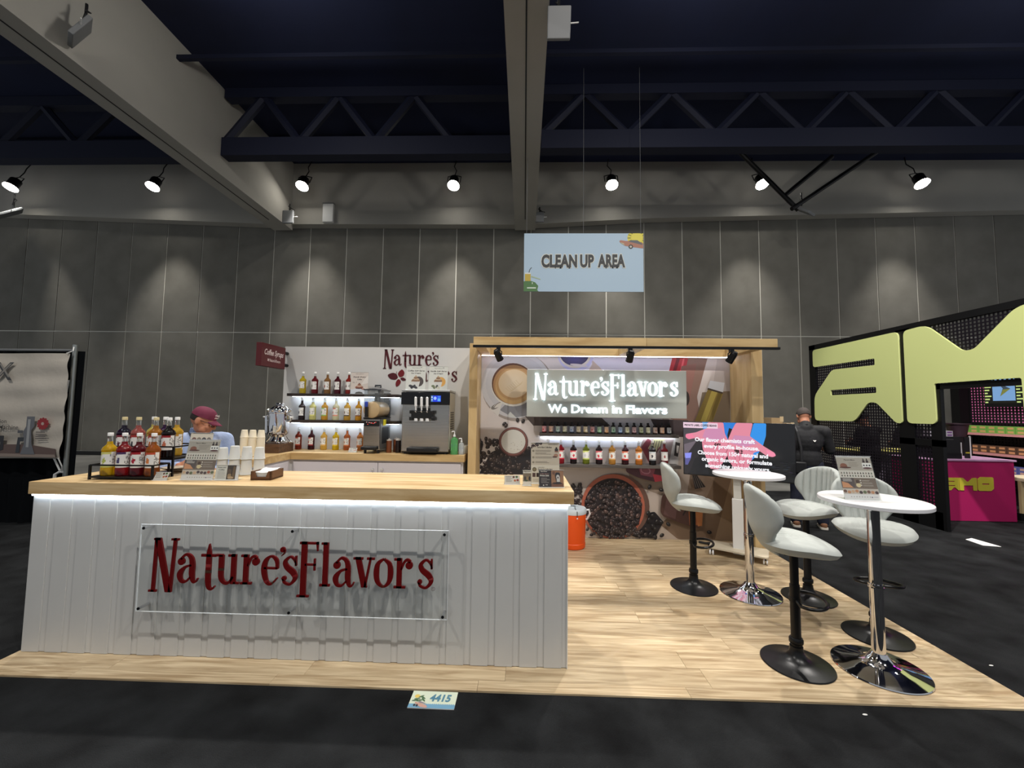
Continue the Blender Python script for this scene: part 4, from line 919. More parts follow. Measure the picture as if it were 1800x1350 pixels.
# ------------------------------------------------------------------ mural bay: mural wall, wooden frame, track lights, sign, shelves
mw = struct(box('wall_mural', mat('mural_board', (180, 176, 172), .6), (-.66, 5.332, .03, 2.76, 5.42, 2.44)))
def mp(x, y): return (-.554+(x-848)*.007375, 2.338-(y-627-.012*(x-848))*.00722)
K = .0073
a = Art(.00002); rr = random.Random(11)
a.poly([mp(840, 624), mp(1290, 624), mp(1290, 955), mp(840, 952)], [(206, 202, 206), (200, 190, 186), (164, 146, 130), (210, 200, 190)])
a.poly([mp(1040, 628), mp(1200, 630), mp(1150, 790), mp(960, 790)], [(206, 204, 226), (206, 200, 216), (226, 226, 228), (214, 214, 226)])
def E_(x, y, rx, ry, c, rot=0, inner=None, n=36): u, v = mp(x, y); a.ell(u, v, rx*K, ry*K, c, -rot, n, inner)
def P_(pts, c): q = [mp(*p) for p in pts]; a.poly(rounded(q, .025, 4) if len(q) > 4 else q, c)
# long brown shadow bands of the still life
P_([(1208, 628), (1246, 628), (1226, 700), (1232, 740), (1226, 760), (1180, 760), (1190, 700)], (134, 104, 92)); P_([(1262, 632), (1290, 632), (1290, 735), (1240, 760)], (180, 170, 166)); P_([(1235, 692), (1290, 690), (1290, 760), (1222, 752)], (122, 106, 88))
P_([(1252, 840), (1284, 842), (1254, 950), (1190, 950), (1160, 925), (1180, 905)], (120, 98, 80)); P_([(1212, 838), (1256, 840), (1236, 886), (1205, 880)], (138, 118, 102)); P_([(1105, 828), (1168, 838), (1172, 878), (1130, 862), (1108, 846)], (142, 126, 112)); P_([(1284, 842), (1290, 842), (1290, 952), (1252, 952)], (150, 128, 106))
# saucer, cup and latte
E_(912, 682, 65, 62, (150, 142, 138)); E_(909, 678, 63, 60, (192, 193, 199)); E_(909, 677, 55, 52, (184, 186, 194), inner=(192, 193, 198)); P_([(880, 724), (898, 706), (945, 700), (958, 712), (940, 732), (905, 738)], (128, 130, 138)); P_([(893, 735), (899, 727), (910, 738)], (196, 200, 200)); P_([(866, 717), (884, 710), (878, 735), (862, 722)], (206, 204, 202))
E_(872, 718, 8, 4, (120, 118, 116), rot=-.5); E_(877, 715, 9, 3.4, (206, 204, 200), rot=-.5); a.line([mp(868, 722), mp(875, 713), (mp(884, 709))], .01, (120, 116, 114))
E_(904, 678, 40, 39, (206, 206, 202)); E_(903, 676, 38, 37, (88, 58, 46)); E_(904, 678, 36.5, 35.5, (158, 122, 84), inner=(176, 140, 96)); E_(905, 681, 33.5, 32, (186, 154, 106)); E_(904, 677, 31, 29, (172, 138, 96)); E_(905, 676, 28, 25.5, (196, 176, 146), inner=(206, 194, 174))
for k in range(7): a.line([mp(890+k*3, 684-k*2.4), mp(898+k*3, 690-k*2), mp(908+k*2, 684-k*2)], .006, (190, 172, 140))
# second cup at the top
P_([(1040, 630), (1060, 650), (1062, 664), (1030, 664), (1044, 640)], (196, 178, 172)); E_(1014, 624, 32, 30, (186, 186, 226)); E_(1013, 622, 29, 26, (206, 200, 196)); E_(1012, 622, 26, 21.5, (54, 50, 92), inner=(74, 70, 140)); E_(1020, 643, 16, 2.4, (206, 200, 206), rot=.12)
# red bottle at the upper right
P_([(1184, 629), (1212, 629), (1204, 662), (1176, 662)], (176, 46, 56)); P_([(1192, 629), (1198, 629), (1188, 662), (1182, 662)], (110, 26, 38)); P_([(1203, 629), (1206, 629), (1199, 662), (1195, 662)], (222, 96, 104)); P_([(1200, 645), (1226, 640), (1206, 740), (1180, 740)], (142, 100, 90))
# tilted tea bottle
P_([(1246, 684), (1272, 692), (1244, 765), (1212, 765), (1228, 728)], (140, 118, 58)); P_([(1252, 688), (1262, 690), (1234, 760), (1226, 758)], (186, 166, 84)); P_([(1264, 690), (1270, 692), (1246, 758), (1240, 757)], (112, 94, 44)); P_([(1249, 671), (1274, 675), (1271, 692), (1245, 684)], (206, 208, 214)); P_([(1245, 684), (1271, 692), (1270, 695), (1244, 687)], (70, 58, 50)); E_(1207, 703, 6, 13, (52, 40, 36))
# cast shadow of the hung sign painted in, then a dark shape under it
P_([(925, 735), (1060, 738), (1075, 752), (940, 752)], (78, 68, 66)); P_([(1145, 740), (1210, 742), (1206, 772), (1160, 770)], (70, 58, 60)); P_([(1132, 775), (1188, 776), (1170, 835), (1112, 830)], (150, 132, 128)); P_([(1128, 790), (1140, 774), (1162, 790), (1142, 818)], (104, 40, 48)); P_([(1150, 776), (1170, 776), (1152, 800), (1140, 792)], (170, 162, 120)); P_([(1186, 772), (1196, 772), (1190, 840), (1172, 835)], (200, 196, 194))
for k in range(5): a.line([mp(1148+k*4, 778), mp(1140+k*5, 800)], .008, (66, 62, 60))
# coffee beans
def bean(x, y, s, rot, c):
    E_(x, y, s, s*.72, c, rot, n=14); E_(x-s*.2, y-s*.25, s*.42, s*.2, tuple(min(255, v+72) for v in c), rot, n=8); u, v = mp(x, y); dx, dy = cos(-rot)*s*K*.85, sin(-rot)*s*K*.85; a.line([(u-dx, v-dy), (u+dy*.12, v-dx*.12), (u+dx, v+dy)], s*K*.12, (14, 10, 10))
def dark(): return rr.choice([(40, 33, 34), (50, 42, 42), (32, 27, 30), (60, 50, 48), (46, 36, 36)])
P_([(845, 838), (866, 800), (888, 790), (905, 806), (935, 790), (960, 800), (960, 840)], (28, 26, 32))
for k in range(150):
    x = 842+rr.random()**1.2*95; lo_ = 776+max(0, 868-x)*.1+abs(x-868)*.25; y = lo_+rr.random()*(842-lo_); bean(x, y, rr.uniform(3.2, 4.6), rr.uniform(0, 3), dark())
for x, y in ((845, 777), (857, 776), (864, 779), (877, 780), (889, 749), (892, 752), (912, 742), (922, 744)): bean(x, y, 4.2, rr.uniform(0, 3), dark())
E_(905, 781, 26, 26, (84, 50, 48)); E_(905, 780, 24.4, 24.4, (130, 86, 80)); E_(905, 780.5, 22.6, 22.4, (92, 56, 54)); E_(905, 780.5, 21.6, 21.2, (204, 204, 198), inner=(210, 210, 204))
for k in range(14): E_(908+rr.uniform(-10, 12), 788+rr.uniform(-8, 10), .8, .5, (160, 152, 140), n=6)
# bowl of beans at the foot
for k in range(42): bean(1006+rr.random()*26, 851+rr.random()*60+abs(rr.gauss(0, 4)), rr.uniform(3.4, 4.8), rr.uniform(0, 3), dark())
P_([(1138, 905), (1150, 902), (1165, 920), (1150, 948), (1118, 947), (1100, 940)], (30, 27, 32)); E_(1085, 893, 57, 56, (96, 70, 60)); E_(1079, 894, 55, 56, (166, 92, 72)); E_(1079, 896, 50, 51, (34, 29, 33))
for k in range(330):
    an = rr.uniform(0, 2*pi); r_ = 48*sqrt(rr.random()); x, y = 1079+r_*cos(an), 897+r_*sin(an)*1.0
    if y < 946: bean(x, y, rr.uniform(2.8, 4.3), rr.uniform(0, 3), rr.choice([(48, 40, 42), (64, 52, 52), (38, 32, 36), (86, 66, 62), (56, 46, 46), (34, 28, 32)]))
for k in range(60): bean(1010+rr.random()*140, 930+rr.random()*16, rr.uniform(3, 4), rr.uniform(0, 3), dark())
for x, y in ((1141, 859), (1161, 864), (1160, 919), (1172, 923), (1150, 931), (1161, 942), (1153, 918), (1146, 908), (1138, 904), (1140, 915), (1146, 926), (1142, 940), (1150, 945), (1241, 936)): bean(x, y, 4.4, rr.uniform(0, 3), (26, 24, 26))
# pink flask and amber flask
P_([(1100, 823), (1166, 824), (1166, 846), (1150, 850), (1120, 842), (1101, 833)], (88, 58, 70)); P_([(1122, 824), (1152, 824), (1146, 842), (1126, 838)], (150, 84, 104)); P_([(1146, 836), (1166, 840), (1164, 848), (1150, 850)], (206, 74, 92)); E_(1134, 830, 9, 6, (196, 140, 160), .3); E_(1134, 830, 7, 4.6, (150, 92, 112), .3)
P_(rounded([(1162, 868), (1232, 876), (1228, 930), (1208, 926), (1158, 908)], 12), (74, 48, 42)); P_([(1170, 876), (1190, 880), (1184, 914), (1164, 906)], (94, 66, 64)); P_([(1206, 896), (1230, 890), (1226, 924), (1208, 924)], (150, 84, 48)); P_([(1214, 888), (1232, 880), (1229, 925), (1222, 926)], (176, 112, 66)); P_([(1176, 886), (1200, 892), (1200, 894), (1176, 888)], (180, 140, 120)); P_([(1204, 892), (1206, 893), (1198, 908), (1196, 907)], (24, 20, 22))
P_([(1213, 838), (1222, 838), (1236, 858), (1218, 862)], (34, 30, 32))
for k in range(4): a.line([mp(1214+k*3, 839), mp(1220+k*4, 860)], .005, (120, 110, 104))
P_([(1186, 780), (1194, 782), (1190, 806), (1183, 804)], (58, 54, 56)); P_([(1188, 786), (1192, 787), (1190, 800), (1187, 799)], (200, 196, 194))
BX0, BX1, BZ0, BZ1 = -.562, 2.652, .032, 2.36
for i in range(len(a.v)): u, e, v = a.v[i]; a.v[i] = (min(max(u, BX0), BX1), e, min(max(v, BZ0), BZ1))
o = a.obj('mural_print', mw, (0, 5.331, 0))

wf = thing('wooden_frame', 'birch pergola frame of posts and beams around the coffee mural', 'frame', (1.05, 4.9, .03))
MB().box(-.664, 4.88, .03, -.567, 5.328, 2.445).obj('post', M_birchv, wf, w=True, bevel=.003); MB().box(2.655, 4.83, .03, 2.785, 5.328, 2.445).obj('post', M_birchv, wf, w=True, bevel=.003)
MB().box(-.565, 4.45, 2.352, 1.33, 4.55, 2.448).obj('front_beam', M_birch, wf, w=True, bevel=.002); MB().box(1.332, 4.45, 2.352, 2.735, 4.55, 2.448).obj('front_beam', M_birch, wf, w=True, bevel=.002)
MB().box(-.567, 5.20, 2.345, 2.655, 5.328, 2.448).obj('rear_beam', M_birch, wf, w=True, bevel=.002)
MB().box(-.55, 5.205, 2.338, 2.64, 5.222, 2.3445).obj('led_strip', mat('led_strip_mural', (255, 255, 255), .5, emit=(232, 236, 255), estr=11), wf, w=True)
for x0, x1 in ((-.56, -.44), (1.20, 1.36), (2.54, 2.655)): MB().box(x0, 4.55, 2.352, x1, 5.20, 2.448).obj('cross_beam', M_birchv, wf, w=True, bevel=.002)

tk = thing('light_track', 'black track with three spot heads along the front beam of the mural frame', 'track', (1.06, 4.42, 2.33))
MB().box(-.565, 4.405, 2.326, 2.735, 4.447, 2.351).obj('track_rail', M_black, tk, w=True)
for x, tx in ((-.286, .35), (1.146, 1.0), (2.228, 1.7)):
    to = Vector((tx, 5.33, .95)); p = Vector((x, 4.425, 2.235)); d = (to-p).normalized()
    hd = MB(); hd.cyl(p-d*.05, p+d*.055, .036, .040, n=20); hd.cyl(p-d*.075, p-d*.05, .024, .034, n=20); h = hd.obj('lamp_head', M_black, tk, w=True)
    for s_ in (-1, 1):
        r = MB().tube([(x+s_*.035, 4.425, 2.235), (x+s_*.036, 4.425, 2.28), (x+s_*.012, 4.425, 2.297)], .006, 6).obj('yoke', M_black, None); r.parent = h; r.location = -Vector(tk.location)
    MB().box(x-.022, 4.408, 2.295, x+.022, 4.444, 2.328).obj('adapter', M_black, tk, w=True)
    MB().cyl(p+d*.05, p+d*.053, .034, n=18).obj('lens', mat('track_lens', (255, 255, 255), .3, emit=(255, 244, 226), estr=9), tk, w=True)
    spot(p+d*.075, to, 26, 52, .8, .03, (1, .95, .87))

t = thing('lit_sign', 'hanging grey sign with glowing letters reading NaturesFlavors We Dream in Flavors', 'sign', (1.014, 5.06, 1.857))
box('panel', mat('sign_silver', (178, 182, 176), .32, .25), (-.98, 0, -.293, .98, .06, .293), t, bevel=.002)
M_glow = mat('glowing_letter', (255, 255, 255), .4, emit=(222, 244, 255), estr=1.5)
M_halo = mat('letter_return', (240, 244, 246), .4, emit=(214, 240, 255), estr=1.0)
letters(t, -.90, -.024, .178, -.022, -.004, M_glow)
for word, x0, wd_ in (('We', -.716, .236), ('Dream', -.43, .445), ('in', .07, .117), ('Flavors', .24, .50)):
    vs, fs = text_mesh(word, .022); w0 = min(v[0] for v in vs); ww = max(v[0] for v in vs)-w0; k = wd_/ww
    mb = MB(); nv = len(vs); q = [(x0+(v[0]-w0)*k, v[1]*.145-.195) for v in vs]
    from collections import Counter
    ec = Counter(tuple(sorted((f[i], f[(i+1) % len(f)]))) for f in fs for i in range(len(f)))
    side_ = [(e[0], e[1], e[1]+nv, e[0]+nv) for e, c in ec.items() if c == 1]
    mb.add([(x, -.016, z) for x, z in q]+[(x, -.001, z) for x, z in q], [tuple(f) for f in fs]+side_)
    mb.obj('lettering', M_glow, t, smooth=0)
for x in (-.7, .7):
    MB().box(x-.01, .06, -.02, x+.01, .268, .02).obj('bracket', M_greym, t)

wall_shelf('mural_shelf', 'upper grey wooden shelf of small bottles on the coffee mural', .205, 1.945, 5.19, 5.331, 1.318, 1.357, M_shelfg, 5.30)
wall_shelf('mural_shelf', 'lower grey wooden shelf of large bottles on the coffee mural', .205, 1.945, 5.13, 5.331, .942, .98, M_shelfg, None)
M_amber = mat('dark_amber_glass', (26, 17, 15), .12)
small_cols = [(206, 52, 66), (206, 120, 76), (106, 150, 140), (196, 196, 140), (92, 122, 170), (186, 166, 110), (226, 196, 130), (170, 50, 56), (84, 170, 96), (222, 140, 66), (60, 132, 90), (76, 122, 190), (196, 196, 130), (140, 60, 70), (120, 140, 60), (216, 216, 150), (160, 100, 70), (226, 150, 90), (110, 120, 130)]
sm_names = ['red', 'orange', 'teal', 'pale green', 'blue', 'olive', 'cream', 'crimson', 'green', 'tangerine', 'forest green', 'bright blue', 'pale lime', 'maroon', 'moss', 'light yellow', 'brown', 'peach', 'slate']
sb = MB().lathe([(0, 0), (.026, 0), (.029, .004), (.029, .088), (.025, .102), (.014, .114), (.012, .12), (0, .12)], 18).mesh('glass', M_amber)
sc_ = MB().lathe([(0, .142), (.0145, .142), (.0155, .138), (.0155, .117), (0, .117)], 14).mesh('cap', M_blackp)
for i in range(19):
    x = .263+i*(1.84-.263)/18; c = small_cols[i]
    t = thing('flavor_bottle', 'small black-capped bottle with %s label, %s from the left on the upper mural shelf' % (sm_names[i], ordn[i]), 'bottle', (x, 5.245, 1.3575), radians(-8 if i < 9 else 10), 'small bottles on the upper mural shelf')
    for nm, me in (('glass', sb), ('cap', sc_)): o = bpy.data.objects.new(nm, me); COL.objects.link(o); o.parent = t
    d = tuple(int(v*.6) for v in c); lg = tuple(int(v+(235-v)*.65) for v in c)
    o = bpy.data.objects.new('label', label_mesh(.0295, .012, .088, (lg, c, d), 200+i, lg)); COL.objects.link(o); o.parent = t
big = [(.31, BLK, ((226, 90, 90), (190, 40, 44), (206, 70, 80)), 'half-hidden black cherry'), (.473, (150, 14, 30), ((226, 130, 130), (214, 56, 60), (196, 40, 60)), 'strawberry red'), (.63, BLK, ((214, 90, 100), (190, 40, 60), (200, 50, 80)), 'black cherry'), (.788, (110, 120, 26), ((206, 216, 120), (196, 200, 206), (196, 210, 110)), 'olive green'), (.951, (36, 18, 22), ((214, 100, 110), (206, 40, 60), (206, 70, 90)), 'dark raspberry'), (1.114, (196, 140, 60), ((196, 150, 90), (190, 110, 60), (206, 160, 90)), 'amber'), (1.277, (56, 12, 20), ((226, 120, 90), (206, 50, 40), (206, 60, 50)), 'dark red'), (1.447, (196, 120, 40), ((226, 150, 90), (226, 130, 60), (214, 130, 70)), 'orange brown'), (1.616, (30, 26, 28), ((206, 214, 220), (60, 60, 66), (150, 156, 160)), 'blackberry')]
for i, (x, l, c, nm) in enumerate(big):
    bottle(l, c, '%s syrup bottle, %s from the left on the lower mural shelf' % (nm, ordn[i]), 'large bottles on the lower mural shelf', (x, 5.20, .9805), radians(-4), seed=300+i, fill=.45 if i % 3 else .75, s=1.0)
bottle((120, 20, 30), ((222, 222, 222), (150, 60, 60), None), 'dark bottle at the right end of the lower mural shelf, behind the grey stool', 'large bottles on the lower mural shelf', (1.764, 5.20, .9805), 0, seed=320)

# orange drinks cooler
t = thing('drinks_cooler', 'round orange drinks cooler with a white lid standing on the booth floor', 'cooler', (.60, 4.98, .03))
M_org = mat('orange_plastic', (232, 84, 18), .4)
MB().lathe([(0, 0), (.135, 0), (.145, .012), (.146, .06), (.142, .065), (.150, .30), (.155, .40), (.152, .405), (0, .405)], 36).obj('body', M_org, t)
MB().lathe([(.158, .40), (.160, .41), (.160, .445), (.15, .46), (.05, .466), (.045, .478), (0, .48)], 36).obj('lid', mat('cooler_lid', (206, 218, 226), .4), t)
for s_ in (-1, 1): MB().tube([(s_*.15, 0, .43), (s_*.19, 0, .435), (s_*.20, 0, .39), (s_*.17, 0, .33), (s_*.15, 0, .32)], .012, 8).obj('handle', M_whitep, t)
MB().tube([(-.03, -.02, .482), (.02, -.05, .486), (.01, -.11, .475), (.03, -.162, .44), (.03, -.168, .37)], .004, 6).obj('cord', M_blackp, t)
MB().ball((.03, -.17, .37), .009, 10, 6).obj('plug', M_whitep, t)

# ------------------------------------------------------------------ bar stools and tables
def make_stool():
    t = thing('bar_stool', 'x', 'stool', (0, 0, 0), 0, 'grey bar stools')
    MB().lathe([(0, 0), (.203, 0), (.206, .004), (.203, .009), (.16, .016), (.10, .028), (.06, .048), (.042, .075), (.038, .10), (.038, .112), (0, .112)], 48).obj('base', M_bsat, t)
    MB().lathe([(.029, .105), (.029, .39), (.034, .392), (.034, .42), (.029, .422), (.029, .50), (.025, .502), (.025, .70), (0, .70)], 24).obj('column', M_black, t)
    MB().lathe([(.038, .13), (.041, .135), (.041, .155), (.036, .165), (.030, .167)], 24).obj('collar', M_bsat, t)
    R = []
    for k in range(25):
        an = -2.45+4.9*k/24; R.append((.135*sin(an), .075+.095*cos(an), .405+.012*cos(an)))
    R = [(.028, .0, .405)]+R[::-1]+[(-.028, .0, .405)]
    MB().tube(R, .011, 10).obj('footrest', M_bsat, t)
    MB().box(-.07, -.08, .70, .07, .08, .716).obj('seat_plate', M_blackp, t)
    # seat: a lens-shaped saddle with a drooping nose, channelled on top
    def rad(th): return (abs(cos(th)/.238)**2.3+abs(sin(th)/(.245 if sin(th) > 0 else .205))**2.3)**(-1/2.3)
    def mid(x, y_): return .775-.16*max(0, y_-.0)**1.5*2.0+.10*x*x-.03*max(0, -y_-.08)
    nr, nt = 18, 96; mb = MB()
    def surf(sgn):
        def f(u, v):
            th = 2*pi*u; e = v**.8; r = rad(th)*e; x, y_ = r*cos(th), r*sin(th)
            b = max(0, 1-e**3.2)**.55; g = 0.0
            if sgn > 0 and e < .985:
                w = x/(.042+.10*max(0, y_+.20)**1.3)+.5; q = w-math.floor(w)
                if y_ < .13: g = -.012*max(0, 1-min(q, 1-q)*6.5)**1.5*(1-e**4)
                elif y_ < .145: g = -.009*(1-e**4)
            return (x, y_, mid(x, y_)+(.052*b if sgn > 0 else -.066*b)+g)
        return f
    mb.grid(surf(1), nt, nr, True); mb.grid(surf(-1), nt, 10, True)
    mb.obj('seat', M_stool, t, smooth=60)
    # back: winged bucket with vertical channels, narrow at its foot
    def half(v):
        k = min(1, v/.60); k = k*k*(3-2*k)
        return (.088+.122*k)*(1 if v < .6 else max(0, 1-((v-.6)/.4)**2.5)**.5)
    nu, nv = 73, 40; mb = MB()
    def shell(sgn):
        def f(u, v):
            a = 2*u-1; e = abs(a); vv = sin(pi*.5*v)**1.0 if v < 1 else 1.0
            w = half(vv); x = a*w
            y_ = -.135-.075*sin(pi*.5*min(1, vv*2.2))-.05*vv+2.6*x*x
            z = .700+.435*vv
            edge = min(1, (1-e)/.24); ed2 = min(1, (1-vv)/.10); ed3 = min(1, vv/.10+.30)
            b = (max(0, 1-(1-edge)**2)*max(0, 1-(1-ed2)**2))**.5*ed3; g = 0.0
            if sgn > 0:
                q = ((x/.21*.5+.5)*9) % 1; g = -.015*max(0, 1-min(q, 1-q)*4.5)*b*min(1, (1-vv)/.15)
            nx, ny = -5.2*x*.6, 1.0; l = sqrt(nx*nx+ny*ny); tck = .027*b+g
            return (x+sgn*tck*nx/l, y_+sgn*tck*ny/l, z)
        return f
    mb.grid(shell(1), nu, nv); mb.grid(shell(-1), nu, nv)
    mb.obj('backrest', M_stool, t, smooth=60)
    return t
st = make_stool()
def place(o, x, y_, face, label): o.location = (x, y_, .0305); o.rotation_euler = (0, 0, radians(face)-pi/2); o['label'] = label
place(st, 1.59, 3.93, -14, 'grey tufted bar stool with its back to the coffee mural, beside the drinks cooler')
place(dup(st), 1.785, 2.80, -12, 'nearest grey bar stool, seen side-on with its back to the left')
place(dup(st), 2.52, 3.77, 196, 'grey bar stool in front of the man in black, its back to the black carpet')
place(dup(st), 2.60, 3.17, 248, 'grey bar stool half hidden behind the table with the menu stand')

def make_table():
    t = thing('bar_table', 'x', 'table', (0, 0, 0), 0, 'round bar tables')
    MB().lathe([(0, 1.040), (.286, 1.040), (.290, 1.043), (.290, 1.062), (.287, 1.065), (0, 1.065)], 72).obj('tabletop', mat('white_tabletop', (232, 232, 236), .3), t)
    MB().lathe([(0, 0), (.246, 0), (.25, .004), (.247, .010), (.18, .024), (.11, .040), (.07, .058), (.05, .085), (.040, .10), (0, .10)], 64).obj('base', M_chrome, t)
    MB().lathe([(.036, .09), (.036, .50), (.042, .502), (.042, .512), (.037, .515), (.042, .518), (.042, .528), (.034, .53), (.034, 1.0), (0, 1.0)], 32).obj('column', M_chrome, t)
    MB().lathe([(.034, .99), (.10, 1.02), (.12, 1.040), (0, 1.040)], 24).obj('top_plate', M_chrome, t)
    return t
tb = make_table()
tb.location = (2.285, 2.775, .0305); tb['label'] = 'nearest round white bar table, with the menu stand on it'
d_ = dup(tb); d_.location = (2.05, 3.83, .0305); d_['label'] = 'empty round white bar table in front of the television'
holder('menu_holder', 'clear slanted stand with the flavours menu on the nearest round table', (2.19, 2.73, 1.096), -3, .216, .279, lambda a, w, h: sheet_menu(a, w, h, 4), 16)

# ------------------------------------------------------------------ television on a rolling stand
ang = math.atan2(4.43-5.0, 2.875-1.92)
tv = thing('television', 'large flat television showing hands with coffee beans, on a white rolling stand', 'television', (2.40, 4.715, .03), ang)
box('housing', M_blackp, (-.558, .0, .872, .558, .05, 1.504), tv, bevel=.006)
a = Art(.0002); u0, v0, sx_, sz_ = -.552, .878, 1.104, .620
def sp_(x, y): return (u0+(x-50)/1740*sx_, v0+(1-(y-68-(x-50)*.004)/(815+(x-50)*.04))*sz_)
def T(pts, c): q = [sp_(*p) for p in pts]; a.poly(rounded(q, .016, 4) if len(q) > 6 else q, c)
T([(50, 68), (1790, 68), (1790, 950), (50, 883)], (17, 18, 22))
T([(50, 160), (400, 160), (420, 240), (330, 380), (60, 700)], (74, 70, 76)); T([(60, 420), (330, 350), (380, 380), (240, 800), (110, 880), (60, 870)], (40, 38, 44)); T([(60, 420), (280, 360), (60, 640)], (110, 100, 110)); T([(70, 560), (190, 548), (170, 640), (80, 650)], (140, 146, 240)); T([(75, 640), (180, 630), (120, 740), (75, 740)], (90, 90, 150)); T([(240, 640), (420, 560), (480, 880), (140, 880)], (30, 31, 36))
SK = (226, 138, 158); SK2 = (206, 140, 176)
T([(380, 68), (500, 68), (480, 190), (400, 190)], (52, 140, 220)); T([(720, 68), (930, 68), (870, 200), (800, 340), (740, 250)], (38, 124, 214)); T([(820, 150), (880, 170), (800, 340), (790, 260)], (14, 16, 24)); T([(1200, 68), (1390, 68), (1380, 260), (1330, 420), (1240, 560), (1160, 640), (1150, 520), (1140, 280)], (48, 146, 232))
T([(470, 68), (730, 68), (750, 240), (800, 340), (800, 560), (640, 790), (500, 790), (380, 480), (370, 360), (250, 320), (140, 345), (85, 310), (90, 260), (270, 230), (400, 180), (500, 150)], SK)
T([(430, 180), (700, 150), (760, 300), (560, 380), (380, 300)], SK2)
T([(930, 68), (1190, 68), (1140, 270), (1240, 340), (1350, 420), (1500, 510), (1520, 555), (1470, 578), (1380, 560), (1280, 490), (1190, 520), (1160, 640), (1080, 800), (900, 800), (790, 620), (800, 330), (860, 190)], SK)
T([(900, 260), (1130, 270), (1260, 380), (1050, 440), (830, 380)], SK2); T([(95, 262), (200, 248), (240, 310), (140, 340), (90, 305)], (240, 130, 160)); T([(1380, 470), (1500, 515), (1515, 555), (1470, 572), (1400, 540)], (244, 140, 170))
for k in range(3):
    a.line([sp_(480+k*70, 560+k*8), sp_(520+k*60, 640), sp_(560+k*50, 780)], .006, (190, 96, 116)); a.line([sp_(900+k*70, 580), sp_(920+k*60, 680), sp_(930+k*50, 780)], .006, (190, 96, 116))
a.line([sp_(800, 340), sp_(790, 480), sp_(700, 620)], .007, (170, 86, 104)); a.line([sp_(380, 370), sp_(560, 470), sp_(760, 470)], .005, (196, 108, 134)); a.line([sp_(840, 430), sp_(1000, 460), sp_(1190, 510)], .005, (196, 108, 134))
rr = random.Random(8)
for k in range(14): p = sp_(580+rr.random()*90, 395+rr.random()*35); a.ell(p[0], p[1], .010, .006, (70, 34, 40), rr.random()*3, 8)
for k in range(22): p = sp_(900+rr.random()*120, 490+rr.random()*50); a.ell(p[0], p[1], .011, .007, (60, 24, 30), rr.random()*3, 8)
for k in range(60): p = sp_(1100+rr.random()*660, 640+rr.random()*240); a.ell(p[0], p[1], .02, .006, (24+rr.randint(0, 8), 25+rr.randint(0, 8), 32+rr.randint(0, 10)), 0, 8)
T([(55, 72), (640, 82), (640, 165), (55, 158)], (236, 206, 222)); T([(390, 78), (465, 79), (465, 164), (390, 162)], (160, 196, 240))
p = sp_(350, 120); a.text('PRIVATE LABEL COFFEE BEANS', p[0], p[1], .032, (24, 18, 24), bold=.04, width=.345, space=1.05)
for s_, x0, x1, y_ in (('Our flavor chemists craft', 255, 1215, 352), ('every profile in-house.', 405, 1280, 452), ('Choose from 150+ natural and', 300, 1405, 560), ('organic flavors, or formulate', 365, 1460, 660), ('something uniquely yours.', 425, 1435, 760)):
    p0, p1 = sp_(x0, y_), sp_(x1, y_); a.text(s_, (p0[0]+p1[0])/2, (p0[1]+p1[1])/2+.004, .062, (250, 250, 255), bold=.035, width=p1[0]-p0[0], rot=0)
a.obj('screen', tv, (0, -.0012, 0), m=SCREEN)
M_tvw = mat('white_stand_metal', (216, 216, 210), .4)
box('column', M_tvw, (-.04, .055, .07, .04, .125, 1.30), tv, bevel=.008); box('column_sleeve', mat('stand_sleeve', (226, 226, 224), .4), (-.055, .05, .02, .055, .13, .64), tv, bevel=.008)
box('mount_plate', M_blackp, (-.25, .05, 1.05, .25, .068, 1.35), tv)
MB().prism(rounded([(-.29, -.06), (.29, -.10), (.29, .23), (-.29, .23)], .04, 4), .072, .088, lambda u, v, d: (u, v, d)).obj('base_plate', mat('stand_base', (206, 196, 174), .4), tv)
for x in (-.26, .26):
    for y_ in (-.05, .19):
        c = MB(); c.box(x-.006, y_-.006, .04, x+.006, y_+.006, .072); c.obj('caster_fork', M_blackp, tv)
        w_ = MB(); w_.cyl((x-.022, y_, .029), (x-.008, y_, .029), .028, n=18); w_.cyl((x+.008, y_, .029), (x+.022, y_, .029), .028, n=18); w_.obj('caster', M_whitep, tv); 
tag(MB().tube([(2.18, 5.22, .045), (2.25, 5.18, .04), (2.32, 5.16, .05), (2.40, 5.10, .04), (2.45, 5.14, .04), (2.36, 5.2, .05), (2.26, 5.12, .04)], .014, 8).obj('power_cord', M_blackp), 'black bundle of power cord on the floor at the foot of the mural', 'cord')
t = thing('display_stand', 'small grey round foot of a stand on the carpet behind the television', 'stand', (4.18, 7.9, 0)); MB().lathe([(0, 0), (.36, 0), (.37, .012), (.35, .022), (.03, .03), (0, .03)], 36).obj('foot', M_greym, t); MB().cyl((0, 0, .02), (0, 0, .75), .025, n=12).obj('pole', M_black, t)
for i, (x, w_, h_, l) in enumerate(((5.45, .25, .21, 'larger brown cardboard box showing above the television'), (5.72, .16, .10, 'flat brown cardboard box showing above the television beside a larger one'))):
    t = thing('cardboard_box', l, 'box', (x, 9.2, 1.33), .1); box('carton', mat('cardboard', (176, 148, 112), .8), (-w_/2, -.2, 0, w_/2, .2, h_), t); box('flap', mat('cardboard_flap', (206, 182, 146), .8), (w_/2-.06, -.205, h_*.6, w_/2+.02, -.2, h_*1.15), t)
t = thing('side_table', 'dark table carrying the cardboard boxes behind the television', 'table', (5.5, 9.2, 0)); box('tabletop', M_blackp, (-.6, -.3, 1.29, .6, .3, 1.33), t)
for x in (-.55, .55):
    for y_ in (-.25, .25): box('leg', M_blackp, (x-.02, y_-.02, 0, x+.02, y_+.02, 1.29), t)

